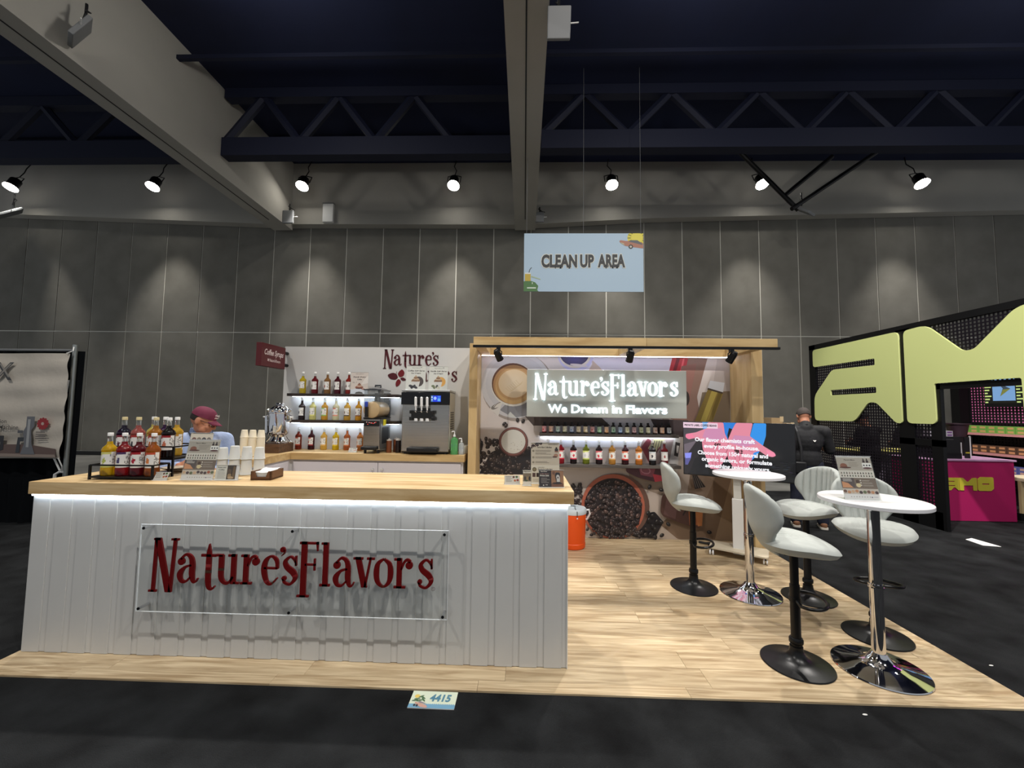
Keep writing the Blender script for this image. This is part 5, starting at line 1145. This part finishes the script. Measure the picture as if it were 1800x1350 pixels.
# ------------------------------------------------------------------ neighbouring booth on the right
aw = thing('mesh_wall', 'black perforated wall carrying the big lime letters at the right', 'wall panel', (6.0, 6.4, 0))
P = .05
# the doorway below the M is cut out of the mesh, so the grid there stops at the post
mb2 = MB()
y_ = 6.12
while y_ < 8.66: mb2.box(.022, y_-6.4-.0095, .25, .03, y_-6.4+.0095, 2.98); y_ += P
z = .27
while z < 2.98: mb2.box(.0215, 6.12-6.4, z-.0095, .0305, 8.66-6.4, z+.0095); z += P
y_ = 4.0
while y_ < 6.12: mb2.box(.022, y_-6.4-.0095, 2.06, .03, y_-6.4+.0095, 2.98); y_ += P
z = 2.07
while z < 2.98: mb2.box(.0215, 4.0-6.4, z-.0095, .0305, 6.12-6.4, z+.0095); z += P
tag(mb2.obj('mesh_grid', mat('purple_black_metal', (20, 15, 24), .4, .2), aw, smooth=0), kind='stuff')
for b in ((8.55, .0, 8.72, 3.065), (6.47, 0, 6.72, 3.0), (6.05, 0, 6.21, 2.1), (6.05, 1.19, 6.72, 1.285), (6.1, 0, 8.7, .25), (3.9, 2.97, 8.72, 3.065), (3.9, 2.02, 6.2, 2.10), (3.9, 0, 4.05, 3.0)):
    box('frame_bar', M_black, (-.0, b[0]-6.4, b[1], .05, b[2]-6.4, b[3]), aw)
def FX(u, v, d): return (-.012+d*1.0-0.0, u-6.4, v)
a_out = [(8.575, 2.955), (6.64, 2.975), (6.635, 1.51), (6.74, 1.51), (7.10, 1.85), (7.26, 1.85), (7.57, 1.51), (8.575, 1.505), (8.56, 2.01), (8.06, 2.50), (7.095, 2.485), (7.095, 2.598), (8.575, 2.60)]
a_in = [(8.115, 2.105), (7.085, 2.112), (7.085, 2.008), (8.115, 2.004)]
curve_plate([rounded(a_out, [.07, .10, .12, .10, .10, .10, .10, .10, .12, .08, .02, .02, .06]), rounded(a_in, .025)], .03, 'letter', M_lime, aw, FX)
m_out = [(6.55, 2.965), (6.19, 2.985), (5.70, 2.525), (5.56, 2.525), (5.06, 2.985), (4.61, 2.985), (4.61, 1.515), (5.05, 1.515), (5.06, 2.11), (6.105, 2.105), (6.10, 1.515), (6.55, 1.515)]
curve_plate([rounded(m_out, [.08, .12, .22, .22, .12, .1, .08, .08, .03, .03, .08, .08])], .03, 'letter', M_lime, aw, FX)
# magenta counter with lime letters
t = thing('promo_counter', 'magenta counter with lime AMO letters seen through the doorway of the mesh wall', 'counter', (7.0, 6.95, 0))
MB().box(6.30, 6.69, 0, 7.70, 7.25, .93).obj('front', M_magenta, t, w=True, bevel=.004); MB().box(6.28, 6.67, .93, 7.72, 7.27, .955).obj('top', mat('pink_top', (206, 160, 200), .5), t, w=True)
M_am = mat('amo_yellow', (206, 196, 60), .5)
def FC(ox, s, oz): return lambda u, v, d: (ox+(8.575-u)*s-7.0, 6.685-6.95+d, oz+(v-1.5)*s)
def plate2(loops, ox, s, oz): curve_plate(loops, .012, 'letter', M_am, t, FC(ox, s, oz))
plate2([rounded(a_out, .05), rounded(a_in, .02)], 6.579, .134, .47)
plate2([rounded(m_out, .05)], 6.579, .134, .47)
o_out = [(4.50, 2.75), (4.2, 2.97), (2.95, 2.97), (2.85, 2.87), (2.85, 1.75), (3.15, 1.5), (4.4, 1.5), (4.5, 1.6)]; o_in = [(4.05, 2.30), (3.3, 2.30), (3.3, 2.18), (4.05, 2.18)]
plate2([rounded(o_out, .06), rounded(o_in, .02)], 6.534, .145, .47)
t = thing('coffee_machine', 'black box-shaped machine on the magenta counter', 'machine', (6.83, 6.98, .956))
box('body', M_blackp, (-.20, -.2, .0, .17, .2, .345), t, bevel=.006); box('base', M_black, (-.21, -.24, 0, .14, .0, .09), t, bevel=.004); box('trim', M_greym, (-.08, -.203, .30, .06, -.2, .305), t)
t = thing('leaflet_stand', 'white and black leaflet stand beside the black machine on the magenta counter', 'stand', (7.14, 6.85, .956)); box('white_panel', M_paper, (-.11, .02, 0, -.03, .03, .25), t); box('black_panel', M_blackp, (-.03, -.02, 0, .05, -.01, .34), t); box('white_edge', M_paper, (.05, -.022, 0, .07, -.01, .36), t); box('yellow_stripe', M_am, (-.02, -.0215, .08, .045, -.02, .10), t)
k = 0
for r_ in range(2):
    for c in range(3):
        t = thing('snack_pack', 'white and purple snack pack, %s of the %s row on the black machine' % (('left', 'middle', 'right')[c], ('lower', 'upper')[r_]), 'package', (6.67+c*.125, 6.93, 1.302+r_*.045), 0, 'packs on the black machine'); box('carton', mat('pack_white', (226, 220, 230), .5), (-.058, -.06, 0, .058, .06, .043), t); box('printed_band', mat('pack_purple', (150, 96, 170), .5), (-.03, -.061, .010, .045, -.06, .032), t)
t = thing('basket', 'dark round basket on the far shelf end behind the magenta counter', 'basket', (7.75, 7.55, 1.27)); MB().lathe([(.0, 0), (.11, 0), (.15, .21), (.17, .215), (.17, .235), (.145, .235), (.105, .01), (0, .01)], 24).obj('bowl', mat('dark_bowl', (46, 32, 40), .4), t)
t = thing('pedestal', 'dark pedestal under the round basket', 'pedestal', (7.75, 7.55, 0)); box('post', M_blackp, (-.12, -.12, 0, .12, .12, 1.27), t)
# far shelving along the neighbour's side wall
sh = thing('product_shelving', 'black and pink mesh shelving unit of snack boxes in the booth behind the lime letters', 'shelving', (9.0, 7.3, 0))
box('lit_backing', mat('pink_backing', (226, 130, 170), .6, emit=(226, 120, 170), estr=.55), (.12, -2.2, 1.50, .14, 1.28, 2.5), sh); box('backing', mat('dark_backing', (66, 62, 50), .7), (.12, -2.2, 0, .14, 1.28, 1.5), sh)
mb = MB(); y_ = -2.2
while y_ < 1.28: mb.box(.08, y_-.014, 0, .088, y_+.014, 2.5); y_ += .055
z = .02
while z < 2.5: mb.box(.079, -2.2, z-.014, .089, 1.28, z+.014); z += .055
tag(mb.obj('mesh_grid', mat('mesh_black', (22, 14, 22), .5), sh, smooth=0), kind='stuff')
box('end_post', M_black, (-.12, 1.28, 0, .14, 1.45, 2.5), sh); box('header', M_black, (-.05, -2.2, 2.5, .14, 1.45, 2.62), sh)
for z in (1.27, .90, .55): box('board', mat('pink_shelf', (214, 148, 150), .5), (-.22, -2.0, z, .08, 1.25, z+.045), sh)
kinds = (('green', (122, 176, 80), (206, 170, 110), 1.316), ('orange', (92, 66, 52), (206, 146, 104), .946), ('blue', (90, 96, 160), (196, 160, 150), .596))
for nm, c, c2, z in kinds:
    bx_me = MB().box(-.10, -.07, 0, .09, .07, .068).mesh('carton', mat('carton_'+nm, c, .6)); lb_me = MB().box(-.102, -.05, .015, -.1, .04, .053).mesh('printed_label', mat('carton_label_'+nm, c2, .6))
    for r_ in range(2):
        for k in range(8):
            yy = 8.42-k*.15; q = 8.42-yy
            t = thing('snack_box', '%s snack box, %s from the left in the %s row on the pink shelving' % (nm, ordn[k], ('lower', 'upper')[r_]), 'box', (8.90, yy, z+r_*.0685), 0, nm+' snack boxes on the pink shelving')
            for n_, me in (('carton', bx_me), ('printed_label', lb_me)): o = bpy.data.objects.new(n_, me); COL.objects.link(o); o.parent = t
t = thing('wall_screen', 'screen with blue panels and arrows hung on the pink mesh wall', 'screen', (8.98, 7.62, 2.08), -pi/2)
box('housing', M_blackp, (-.60, -.0, -.27, .75, .06, .30), t)
a = Art(.0003); a.rect(-.595, -.2, .74, .29, (16, 18, 14))
for x in (-.45, .10): 
    a.rect(x, -.15, x+.36, .29, (120, 160, 205)); a.poly([(x+.08, .2), (x+.29, .07), (x+.12, -.07), (x+.17, .08)], (58, 72, 84)); a.poly([(x+.29, .07), (x+.12, -.07), (x+.17, .06)], (120, 124, 60))
for k in range(8): a.rect(-.58, -.19+k*.058, -.58+.05+.06*(k % 3)/2, -.165+k*.058, (196, 216, 130)); a.rect(-.07, -.19+k*.058, -.07+.06+.07*(k % 2), -.165+k*.058, (196, 216, 130))
a.obj('picture', t, (0, -.003, 0), m=SCREEN)
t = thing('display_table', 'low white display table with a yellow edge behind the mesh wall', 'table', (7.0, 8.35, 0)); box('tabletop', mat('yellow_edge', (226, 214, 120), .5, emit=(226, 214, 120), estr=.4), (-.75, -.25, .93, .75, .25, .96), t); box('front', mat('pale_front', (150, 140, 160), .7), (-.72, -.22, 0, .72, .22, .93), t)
t = thing('bench', 'pale wooden bench end beside the magenta counter', 'bench', (8.0, 6.75, 0)); box('side', mat('pale_wood', (206, 186, 140), .6), (-.17, -.02, .12, .10, .02, .62), t); box('seat', mat('cream_top', (214, 200, 170), .6), (-.17, -.1, .62, .5, .35, .67), t); box('frame', M_blackp, (-.17, .0, 0, .45, .3, .12), t)
tag(MB().add([(5.88, 5.70, .002), (6.02, 5.76, .002), (6.02, 5.42, .002), (5.84, 5.46, .002), (5.88, 5.70, .006), (6.02, 5.76, .006), (6.02, 5.42, .006), (5.84, 5.46, .006)], [(3, 2, 1, 0), (4, 5, 6, 7), (0, 1, 5, 4), (1, 2, 6, 5), (2, 3, 7, 6), (3, 0, 4, 7)]).obj('paper_sheet', M_paper), 'white sheet of paper lying on the black carpet before the magenta counter', 'paper')
tag(MB().ball((3.10, 2.89, .004), (.014, .006, .004), 8, 6).obj('paper_scrap', M_paper), 'tiny white scrap on the carpet right of the booth floor', 'scrap')
tag(MB().ball((1.865, 2.37, .024), (.014, .006, .004), 8, 6).obj('paper_scrap', M_paper), 'tiny white scrap on the front carpet below the black stool base', 'scrap')
t = thing('neon_tube', 'magenta neon tube along the near end of the mesh wall', 'lamp', (6.0, 4.6, 2.04)); MB().cyl((-.03, -1.5, -.04), (-.03, .1, -.04), .012, n=10).obj('tube', mat('magenta_neon', (255, 60, 230), .3, emit=(230, 40, 230), estr=30), t)

# ------------------------------------------------------------------ people
def cap(mb, p, q, r0, r1, n=14):
    """tapered limb with round ends"""
    mb.cyl(p, q, r0, r1, n); mb.ball(p, r0, n, 8); mb.ball(q, r1, n, 8)
def fuse(mb, name, m, parent, voxel, smooth=4):
    """one continuous skin over overlapping limbs"""
    o = mb.obj(name, m, None)
    r = o.modifiers.new('r', 'REMESH'); r.mode = 'VOXEL'; r.voxel_size = voxel
    k = o.modifiers.new('s', 'SMOOTH'); k.iterations = smooth; k.factor = .5
    me = bpy.data.meshes.new_from_object(o.evaluated_get(bpy.context.evaluated_depsgraph_get()))
    me.polygons.foreach_set('use_smooth', [True]*len(me.polygons))
    bpy.data.objects.remove(o)
    n = bpy.data.objects.new(name, me); COL.objects.link(n); n.parent = parent
    return n
def skin_mat(n, c): return mat(n, c, .55, spec=.35)
def hand(mb, w, d, side_, curl, s=1.0):
    """palm, four unequal bent fingers and a thumb; w wrist point, d direction, side_ thumb side"""
    w = Vector(w); d = Vector(d).normalized(); sd = Vector(side_); sd = (sd-d*sd.dot(d)).normalized(); nrm = d.cross(sd)
    for k in range(4):
        a = w+sd*(.028-.019*k)*s; b = w+d*.085*s+sd*(.033-.022*k)*s; cap(mb, a, b, .013*s, .0115*s, 8)
        L = (.072, .080, .074, .058)[k]*s; p = b; dd = d.copy()
        for j, f in enumerate((.45, .3, .25)):
            dd = (dd*cos(curl)+nrm*sin(curl)).normalized(); q = p+dd*L*f; cap(mb, p, q, (.0095-.001*j)*s, (.009-.001*j)*s, 8); p = q
    a = w+d*.02*s+sd*.028*s; b = a+(d*.6+sd*.75)*.045*s; c = b+(d*.85+sd*.2+nrm*.3).normalized()*.036*s
    cap(mb, a, b, .014*s, .0115*s, 8); cap(mb, b, c, .0105*s, .009*s, 8)
def head_prims(mb, H, c, k=1.0):
    """cranium, jaw, nose, brow, lips, ears; H is the head's rotation, c its centre (local +Y is the face)"""
    def B(p, r): mb.ball(Vector(c)+H @ (Vector(p)*k), tuple(v*k for v in r), 18, 12, H)
    B((0, -.012, .025), (.077, .096, .092)); B((0, .018, -.03), (.064, .075, .085)); B((0, .045, -.078), (.040, .040, .035)); B((0, .068, -.090), (.024, .022, .020))
    B((0, .082, .022), (.058, .018, .016)); B((0, .098, -.012), (.012, .022, .030)); B((0, .108, -.028), (.018, .016, .013)); B((0, .088, -.055), (.026, .012, .006)); B((0, .087, -.066), (.022, .012, .007))
    for s_ in (-1, 1): B((s_*.078, -.01, -.005), (.012, .022, .034)); B((s_*.045, .070, -.025), (.024, .020, .024)); B((s_*.05, .045, -.06), (.022, .03, .03))
def eyes(parent, H, c, k=1.0):
    for s_ in (-1, 1):
        o = MB().ball(Vector(c)+H @ (Vector((s_*.031, .083, .003))*k), .0125*k, 12, 8).obj('eye', mat('eye_white', (220, 214, 208), .3), parent)
        q = MB().ball(Vector(c)+H @ (Vector((s_*.031, .0925, .003))*k), .0055*k, 10, 6).obj('iris', mat('eye_dark', (40, 26, 20), .2), o)
def hair_cap(parent, H, c, m, k=1.0, zlo=-.06, front=.045):
    mb = MB()
    def f(u, v):
        an = 2*pi*u; t = v*1.0; th = t*pi*.62
        x, y_, z = .082*sin(th)*sin(an), -.014+.101*sin(th)*cos(an), .025+.098*cos(th)
        if cos(an) > -.15: z = max(z, front+.02*(cos(an) > .5))
        else: z = max(z, zlo)
        return Vector(c)+H @ (Vector((x, y_, z))*k)
    mb.grid(f, 32, 14, True)
    return mb.obj('hair', m, parent)

def legs(mb, hips, feet, r=(.092, .062, .048), bend=.02, fwd=(0, 1, 0)):
    for h, f in zip(hips, feet):
        h = Vector(h); f = Vector(f); kn = h.lerp(f, .5)+Vector(fwd)*bend
        cap(mb, h, kn, r[0], r[1]); cap(mb, kn, f, r[1], r[2])

# --- the man in the maroon cap, busy at the side counter
P1 = thing('person', 'man in maroon cap, glasses and light blue shirt, head bowed behind the counter', 'person', (-3.10, 3.84, .03), radians(-132))
SK1 = skin_mat('skin_tan', (186, 128, 100))
hd1 = Vector((.0, .10, 1.475)); H1 = Matrix.Rotation(radians(58), 3, 'Z') @ Matrix.Rotation(radians(-24), 3, 'X')
mb = MB(); head_prims(mb, H1, hd1, 1.05)
cap(mb, (0, .0, 1.33), (0, .055, 1.44), .062, .058)
mb.ball((0, -.01, 1.18), (.165, .105, .20)); mb.ball((0, 0, .93), (.145, .10, .18)); cap(mb, (-.15, -.02, 1.30), (.15, -.02, 1.30), .055, .055)
sh = [(-.205, -.01, 1.285), (.205, -.01, 1.285)]; el = [(-.245, .06, 1.02), (.26, .10, 1.03)]; wr = [(-.07, .28, 1.02), (.19, .36, 1.10)]
for a_, b_, c_ in zip(sh, el, wr): cap(mb, a_, b_, .052, .042); cap(mb, b_, c_, .042, .028)
hand(mb, wr[0], (.55, .75, .0), (.5, .2, .8), .35, 1.0); hand(mb, wr[1], (-.35, .9, .05), (-.6, .0, .8), .35, 1.0)
legs(mb, [(-.085, 0, .88), (.085, 0, .88)], [(-.10, -.02, .07), (.10, .02, .07)], (.085, .055, .04))
for x, y_ in ((-.10, -.02), (.10, .02)): cap(mb, (x, y_-.03, .045), (x, y_+.13, .035), .04, .032)
fuse(mb, 'body', SK1, P1, .0075, 5); eyes(P1, H1, hd1, 1.05)
M_shirt = tweak(mat('light_blue_shirt', (164, 182, 220), .8), (152, 172, 212), (178, 194, 228), ns=9, bump=.6, bscale=22)
mb = MB(); mb.ball((0, -.01, 1.17), (.19, .135, .215)); mb.ball((0, 0, .95), (.172, .128, .21)); cap(mb, (-.17, -.02, 1.295), (.17, -.02, 1.295), .07, .07); cap(mb, (0, -.015, 1.31), (0, .005, 1.365), .10, .078)
for a_, b_, c_ in zip(sh, el, wr): cap(mb, a_, b_, .074, .060); cap(mb, b_, Vector(b_).lerp(Vector(c_), .86), .058, .044)
fuse(mb, 'shirt', M_shirt, P1, .010, 4)
mb = MB(); mb.grid(lambda u, v: (.082*sin(2*pi*u)*(1+.12*(1-v)), .012+.015*v+.078*cos(2*pi*u)*(1+.12*(1-v)), 1.345+.062*v-.03*(cos(2*pi*u) > .6)*v), 28, 4, True); o = mb.obj('collar', mat('collar_blue', (112, 128, 164), .8), P1); o.modifiers.new('s', 'SOLIDIFY').thickness = .006
MB().tube([(-.092, .0, 1.375), (-.08, .08, 1.33), (-.035, .138, 1.22), (0, .145, 1.12), (.035, .138, 1.22), (.08, .08, 1.33), (.092, 0, 1.375)], .007, 6).obj('lanyard', mat('dark_lanyard', (44, 48, 62), .7), P1)
MB().box(-.012, .095, 1.16, .03, .138, 1.31).obj('placket', mat('placket_navy', (58, 66, 96), .8), P1)
mb = MB(); mb.ball((0, 0, .87), (.17, .125, .12)); legs(mb, [(-.085, 0, .87), (.085, 0, .87)], [(-.10, -.02, .10), (.10, .02, .10)], (.10, .072, .062)); fuse(mb, 'trousers', mat('navy_trousers', (34, 38, 52), .8), P1, .014, 3)
for x, y_ in ((-.10, -.02), (.10, .02)): mb = MB(); cap(mb, (x, y_-.04, .047), (x, y_+.14, .04), .047, .040); fuse(mb, 'shoe', M_blackp, P1, .012, 2)
M_cap1 = tweak(mat('maroon_cap', (112, 40, 66), .8), (100, 34, 58), (124, 48, 74), ns=12)
mb = MB()
def capf(u, v):
    an = 2*pi*u; th = v*pi*.5; r = .094*sin(th)**.8
    return hd1+H1 @ Vector((r*.92*sin(an), -.012+r*1.12*cos(an), .040+.092*cos(th)**.9))
mb.grid(capf, 36, 12, True); cp1 = mb.obj('cap', M_cap1, P1)
mb = MB(); mb.grid(lambda u, v: hd1+H1 @ Vector(((u-.5)*2*.082*(1-.25*v*v), .070+.095*v*(1-(2*u-1)**2*.55)+.022*(1-(2*u-1)**2)*(1-v), .042-.020*v-.020*(2*u-1)**2)), 17, 7); o = mb.obj('brim', M_cap1, cp1); o.modifiers.new('s', 'SOLIDIFY').thickness = .004
a = Art(.0002); a.text("Nature's", 0, .012, .026, (236, 230, 230), bold=.03); a.text('Flavors', .006, -.012, .026, (236, 230, 230), bold=.03); a.ell(-.045, -.01, .008, .007, (236, 230, 230))
for i_ in range(len(a.v)):
    u, e, v = a.v[i_]; an = u/.095; r = .0975; a.v[i_] = tuple(hd1+H1 @ Vector((-r*.92*sin(-an), -.012+(r*1.12-max(0, v)*.32+.004-e)*cos(an), .083+v)))
a.obj('cap_lettering', cp1)
hair_cap(P1, H1, hd1+Vector((0, 0, .0)), mat('short_dark_hair', (38, 32, 30), .8), 1.0, -.055, .05)
mb = MB()
for s_ in (-1, 1):
    R = rounded([(s_*.008, .016), (s_*.058, .016), (s_*.056, -.014), (s_*.012, -.016)], .012, 4); mb.tube([hd1+H1 @ Vector((x, .112-abs(x)*.12, z)) for x, z in R], .0028, 6, True)
    mb.tube([hd1+H1 @ Vector(p) for p in ((s_*.058, .105, .012), (s_*.078, .06, .012), (s_*.083, .0, .010), (s_*.084, -.025, -.004))], .0026, 6)
mb.tube([hd1+H1 @ Vector(p) for p in ((-.010, .112, .008), (0, .115, .011), (.010, .112, .008))], .0026, 6)
mb.obj('glasses', mat('dark_brown_frames', (48, 30, 22), .3), P1)

# --- the man in black seen from behind
P2 = thing('person', 'man in black shirt and jeans seen from behind, bag strap across his back', 'person', (4.18, 6.2, 0), radians(-24))
SK2_ = skin_mat('skin_brown', (168, 116, 92))
hd2 = Vector((-.005, .085, 1.60)); H2 = Matrix.Rotation(radians(6), 3, 'Z') @ Matrix.Rotation(radians(-30), 3, 'X')
mb = MB(); head_prims(mb, H2, hd2, 1.06); cap(mb, (0, -.02, 1.42), (0, .045, 1.55), .066, .062)
mb.ball((0, -.0, 1.25), (.19, .12, .22)); mb.ball((0, .0, 1.0), (.175, .125, .19)); cap(mb, (-.17, -.01, 1.40), (.17, -.01, 1.40), .06, .06)
sh = [(-.225, -.01, 1.385), (.225, -.01, 1.385)]; el = [(-.275, .06, 1.10), (.30, .08, 1.11)]; wr = [(-.12, .29, 1.14), (.16, .30, 1.16)]
for a_, b_, c_ in zip(sh, el, wr): cap(mb, a_, b_, .058, .047); cap(mb, b_, c_, .046, .031)
hand(mb, wr[0], (.6, .7, .1), (.3, -.2, .9), .4); hand(mb, wr[1], (-.6, .7, .1), (-.3, -.2, .9), .4)
ft = [(-.16, -.06, .08), (.17, -.03, .08)]
legs(mb, [(-.10, 0, .92), (.10, 0, .92)], ft, (.095, .06, .043))
for x, y_, z in ft: cap(mb, (x, y_-.03, .05), (x, y_+.14, .04), .042, .034)
fuse(mb, 'body', SK2_, P2, .009, 5); eyes(P2, H2, hd2, 1.06)
hair_cap(P2, H2, hd2+Vector((0, 0, .002)), mat('cropped_grey_hair', (58, 52, 50), .85), 1.075, -.035, .05)
M_bshirt = tweak(mat('black_shirt', (24, 25, 28), .8), (20, 21, 24), (32, 33, 37), ns=6, bump=.7, bscale=16)
mb = MB(); mb.ball((0, -.005, 1.25), (.215, .15, .235)); mb.ball((0, 0, .97), (.20, .15, .22)); cap(mb, (-.19, -.015, 1.40), (.19, -.015, 1.40), .075, .075); cap(mb, (0, -.02, 1.42), (0, -.005, 1.465), .10, .082)
for a_, b_, c_ in zip(sh, el, wr): cap(mb, a_, Vector(a_).lerp(Vector(b_), .98), .085, .07)
fuse(mb, 'shirt', M_bshirt, P2, .011, 4)
mb = MB(); mb.tube([(-.085+.17*0, -.03, 1.475), (0, -.092, 1.485), (.085, -.03, 1.475)], .012, 8); mb.obj('collar', M_bshirt, P2)
MB().tube([(-.13, .10, 1.44), (-.14, -.03, 1.475), (-.125, -.125, 1.38), (-.09, -.165, 1.15), (-.085, -.168, .95), (-.11, -.165, .86)], .018, 8).obj('bag_strap', mat('strap_black', (36, 37, 40), .6), P2)
box('bag', mat('bag_black', (22, 23, 26), .45), (-.26, -.215, .78, -.03, -.15, .95), P2, bevel=.02)
MB().add([(.055, -.156, 1.262), (.10, -.153, 1.262), (.078, -.156, 1.235)], [(0, 1, 2)]).obj('shirt_tag', M_paper, P2)
mb = MB(); mb.ball((0, 0, .90), (.185, .14, .13)); legs(mb, [(-.10, 0, .90), (.10, 0, .90)], [(x, y_, .10) for x, y_, z in ft], (.112, .085, .075)); fuse(mb, 'jeans', tweak(mat('dark_jeans', (26, 30, 48), .85), (20, 24, 40), (36, 42, 62), ns=9), P2, .014, 3)
for x, y_, z in ft:
    mb = MB(); cap(mb, (x, y_-.04, .056), (x, y_+.15, .048), .047, .040); sh_ = fuse(mb, 'shoe', mat('tan_shoe', (132, 92, 66), .7), P2, .012, 2)
    mb = MB(); mb.prism(rounded([(x-.048, y_-.09), (x+.048, y_-.09), (x+.045, y_+.19), (x-.045, y_+.19)], .04, 4), 0.0, .026, lambda u, v, d: (u, v, d)); mb.obj('sole', mat('white_sole', (214, 208, 196), .7), sh_)

# --- two dark figures behind the mesh wall
def figure(label, loc, rz, lean, hairc):
    P = thing('person', label, 'person', loc, radians(rz))
    hc = Vector((0, .08+lean, 1.56)); H = Matrix.Rotation(radians(-25), 3, 'X')
    mb = MB(); head_prims(mb, H, hc, 1.05); cap(mb, (0, lean*.6, 1.38), (0, .04+lean, 1.5), .06, .056)
    mb.ball((0, lean*.5, 1.2), (.18, .12, .22)); mb.ball((0, 0, .98), (.16, .12, .18)); sh = [(-.21, lean*.5, 1.35), (.21, lean*.5, 1.35)]; el = [(-.26, .08, 1.10), (.26, .10, 1.10)]; wr = [(-.10, .30, 1.10), (.10, .32, 1.12)]
    for a_, b_, c_ in zip(sh, el, wr): cap(mb, a_, b_, .054, .044); cap(mb, b_, c_, .043, .03)
    hand(mb, wr[0], (.5, .8, 0), (.3, 0, .9), .4); hand(mb, wr[1], (-.5, .8, 0), (-.3, 0, .9), .4)
    legs(mb, [(-.09, 0, .9), (.09, 0, .9)], [(-.1, 0, .08), (.1, 0, .08)], (.09, .06, .042))
    for x in (-.1, .1): cap(mb, (x, -.03, .05), (x, .13, .04), .042, .034)
    fuse(mb, 'body', SK2_, P, .012, 4); eyes(P, H, hc, 1.05); hair_cap(P, H, hc, mat('dark_hair', (26, 22, 22), .8), 1.07, -.05, .05)
    mb = MB(); mb.ball((0, lean*.5, 1.19), (.205, .15, .24)); mb.ball((0, 0, .97), (.185, .145, .2)); cap(mb, (-.18, lean*.5, 1.36), (.18, lean*.5, 1.36), .075, .075)
    for a_, b_, c_ in zip(sh, el, wr): cap(mb, a_, b_, .078, .06); cap(mb, b_, Vector(b_).lerp(Vector(c_), .85), .06, .045)
    fuse(mb, 'jacket', mat('black_jacket', (20, 18, 22), .8), P, .014, 3)
    mb = MB(); mb.ball((0, 0, .9), (.17, .13, .12)); legs(mb, [(-.09, 0, .9), (.09, 0, .9)], [(-.1, 0, .1), (.1, 0, .1)], (.105, .08, .07)); fuse(mb, 'trousers', mat('dark_trousers', (24, 24, 28), .8), P, .016, 3)
    for x in (-.1, .1): mb = MB(); cap(mb, (x, -.04, .052), (x, .14, .046), .046, .04); fuse(mb, 'shoe', M_blackp, P, .014, 2)
figure('dark-clothed visitor behind the mesh wall, below the letter with two slots', (6.36, 7.72, 0), 20, .04, 0)
figure('dark-clothed visitor behind the mesh wall post, between the two lime letters', (7.02, 7.62, 0), 10, .06, 0)
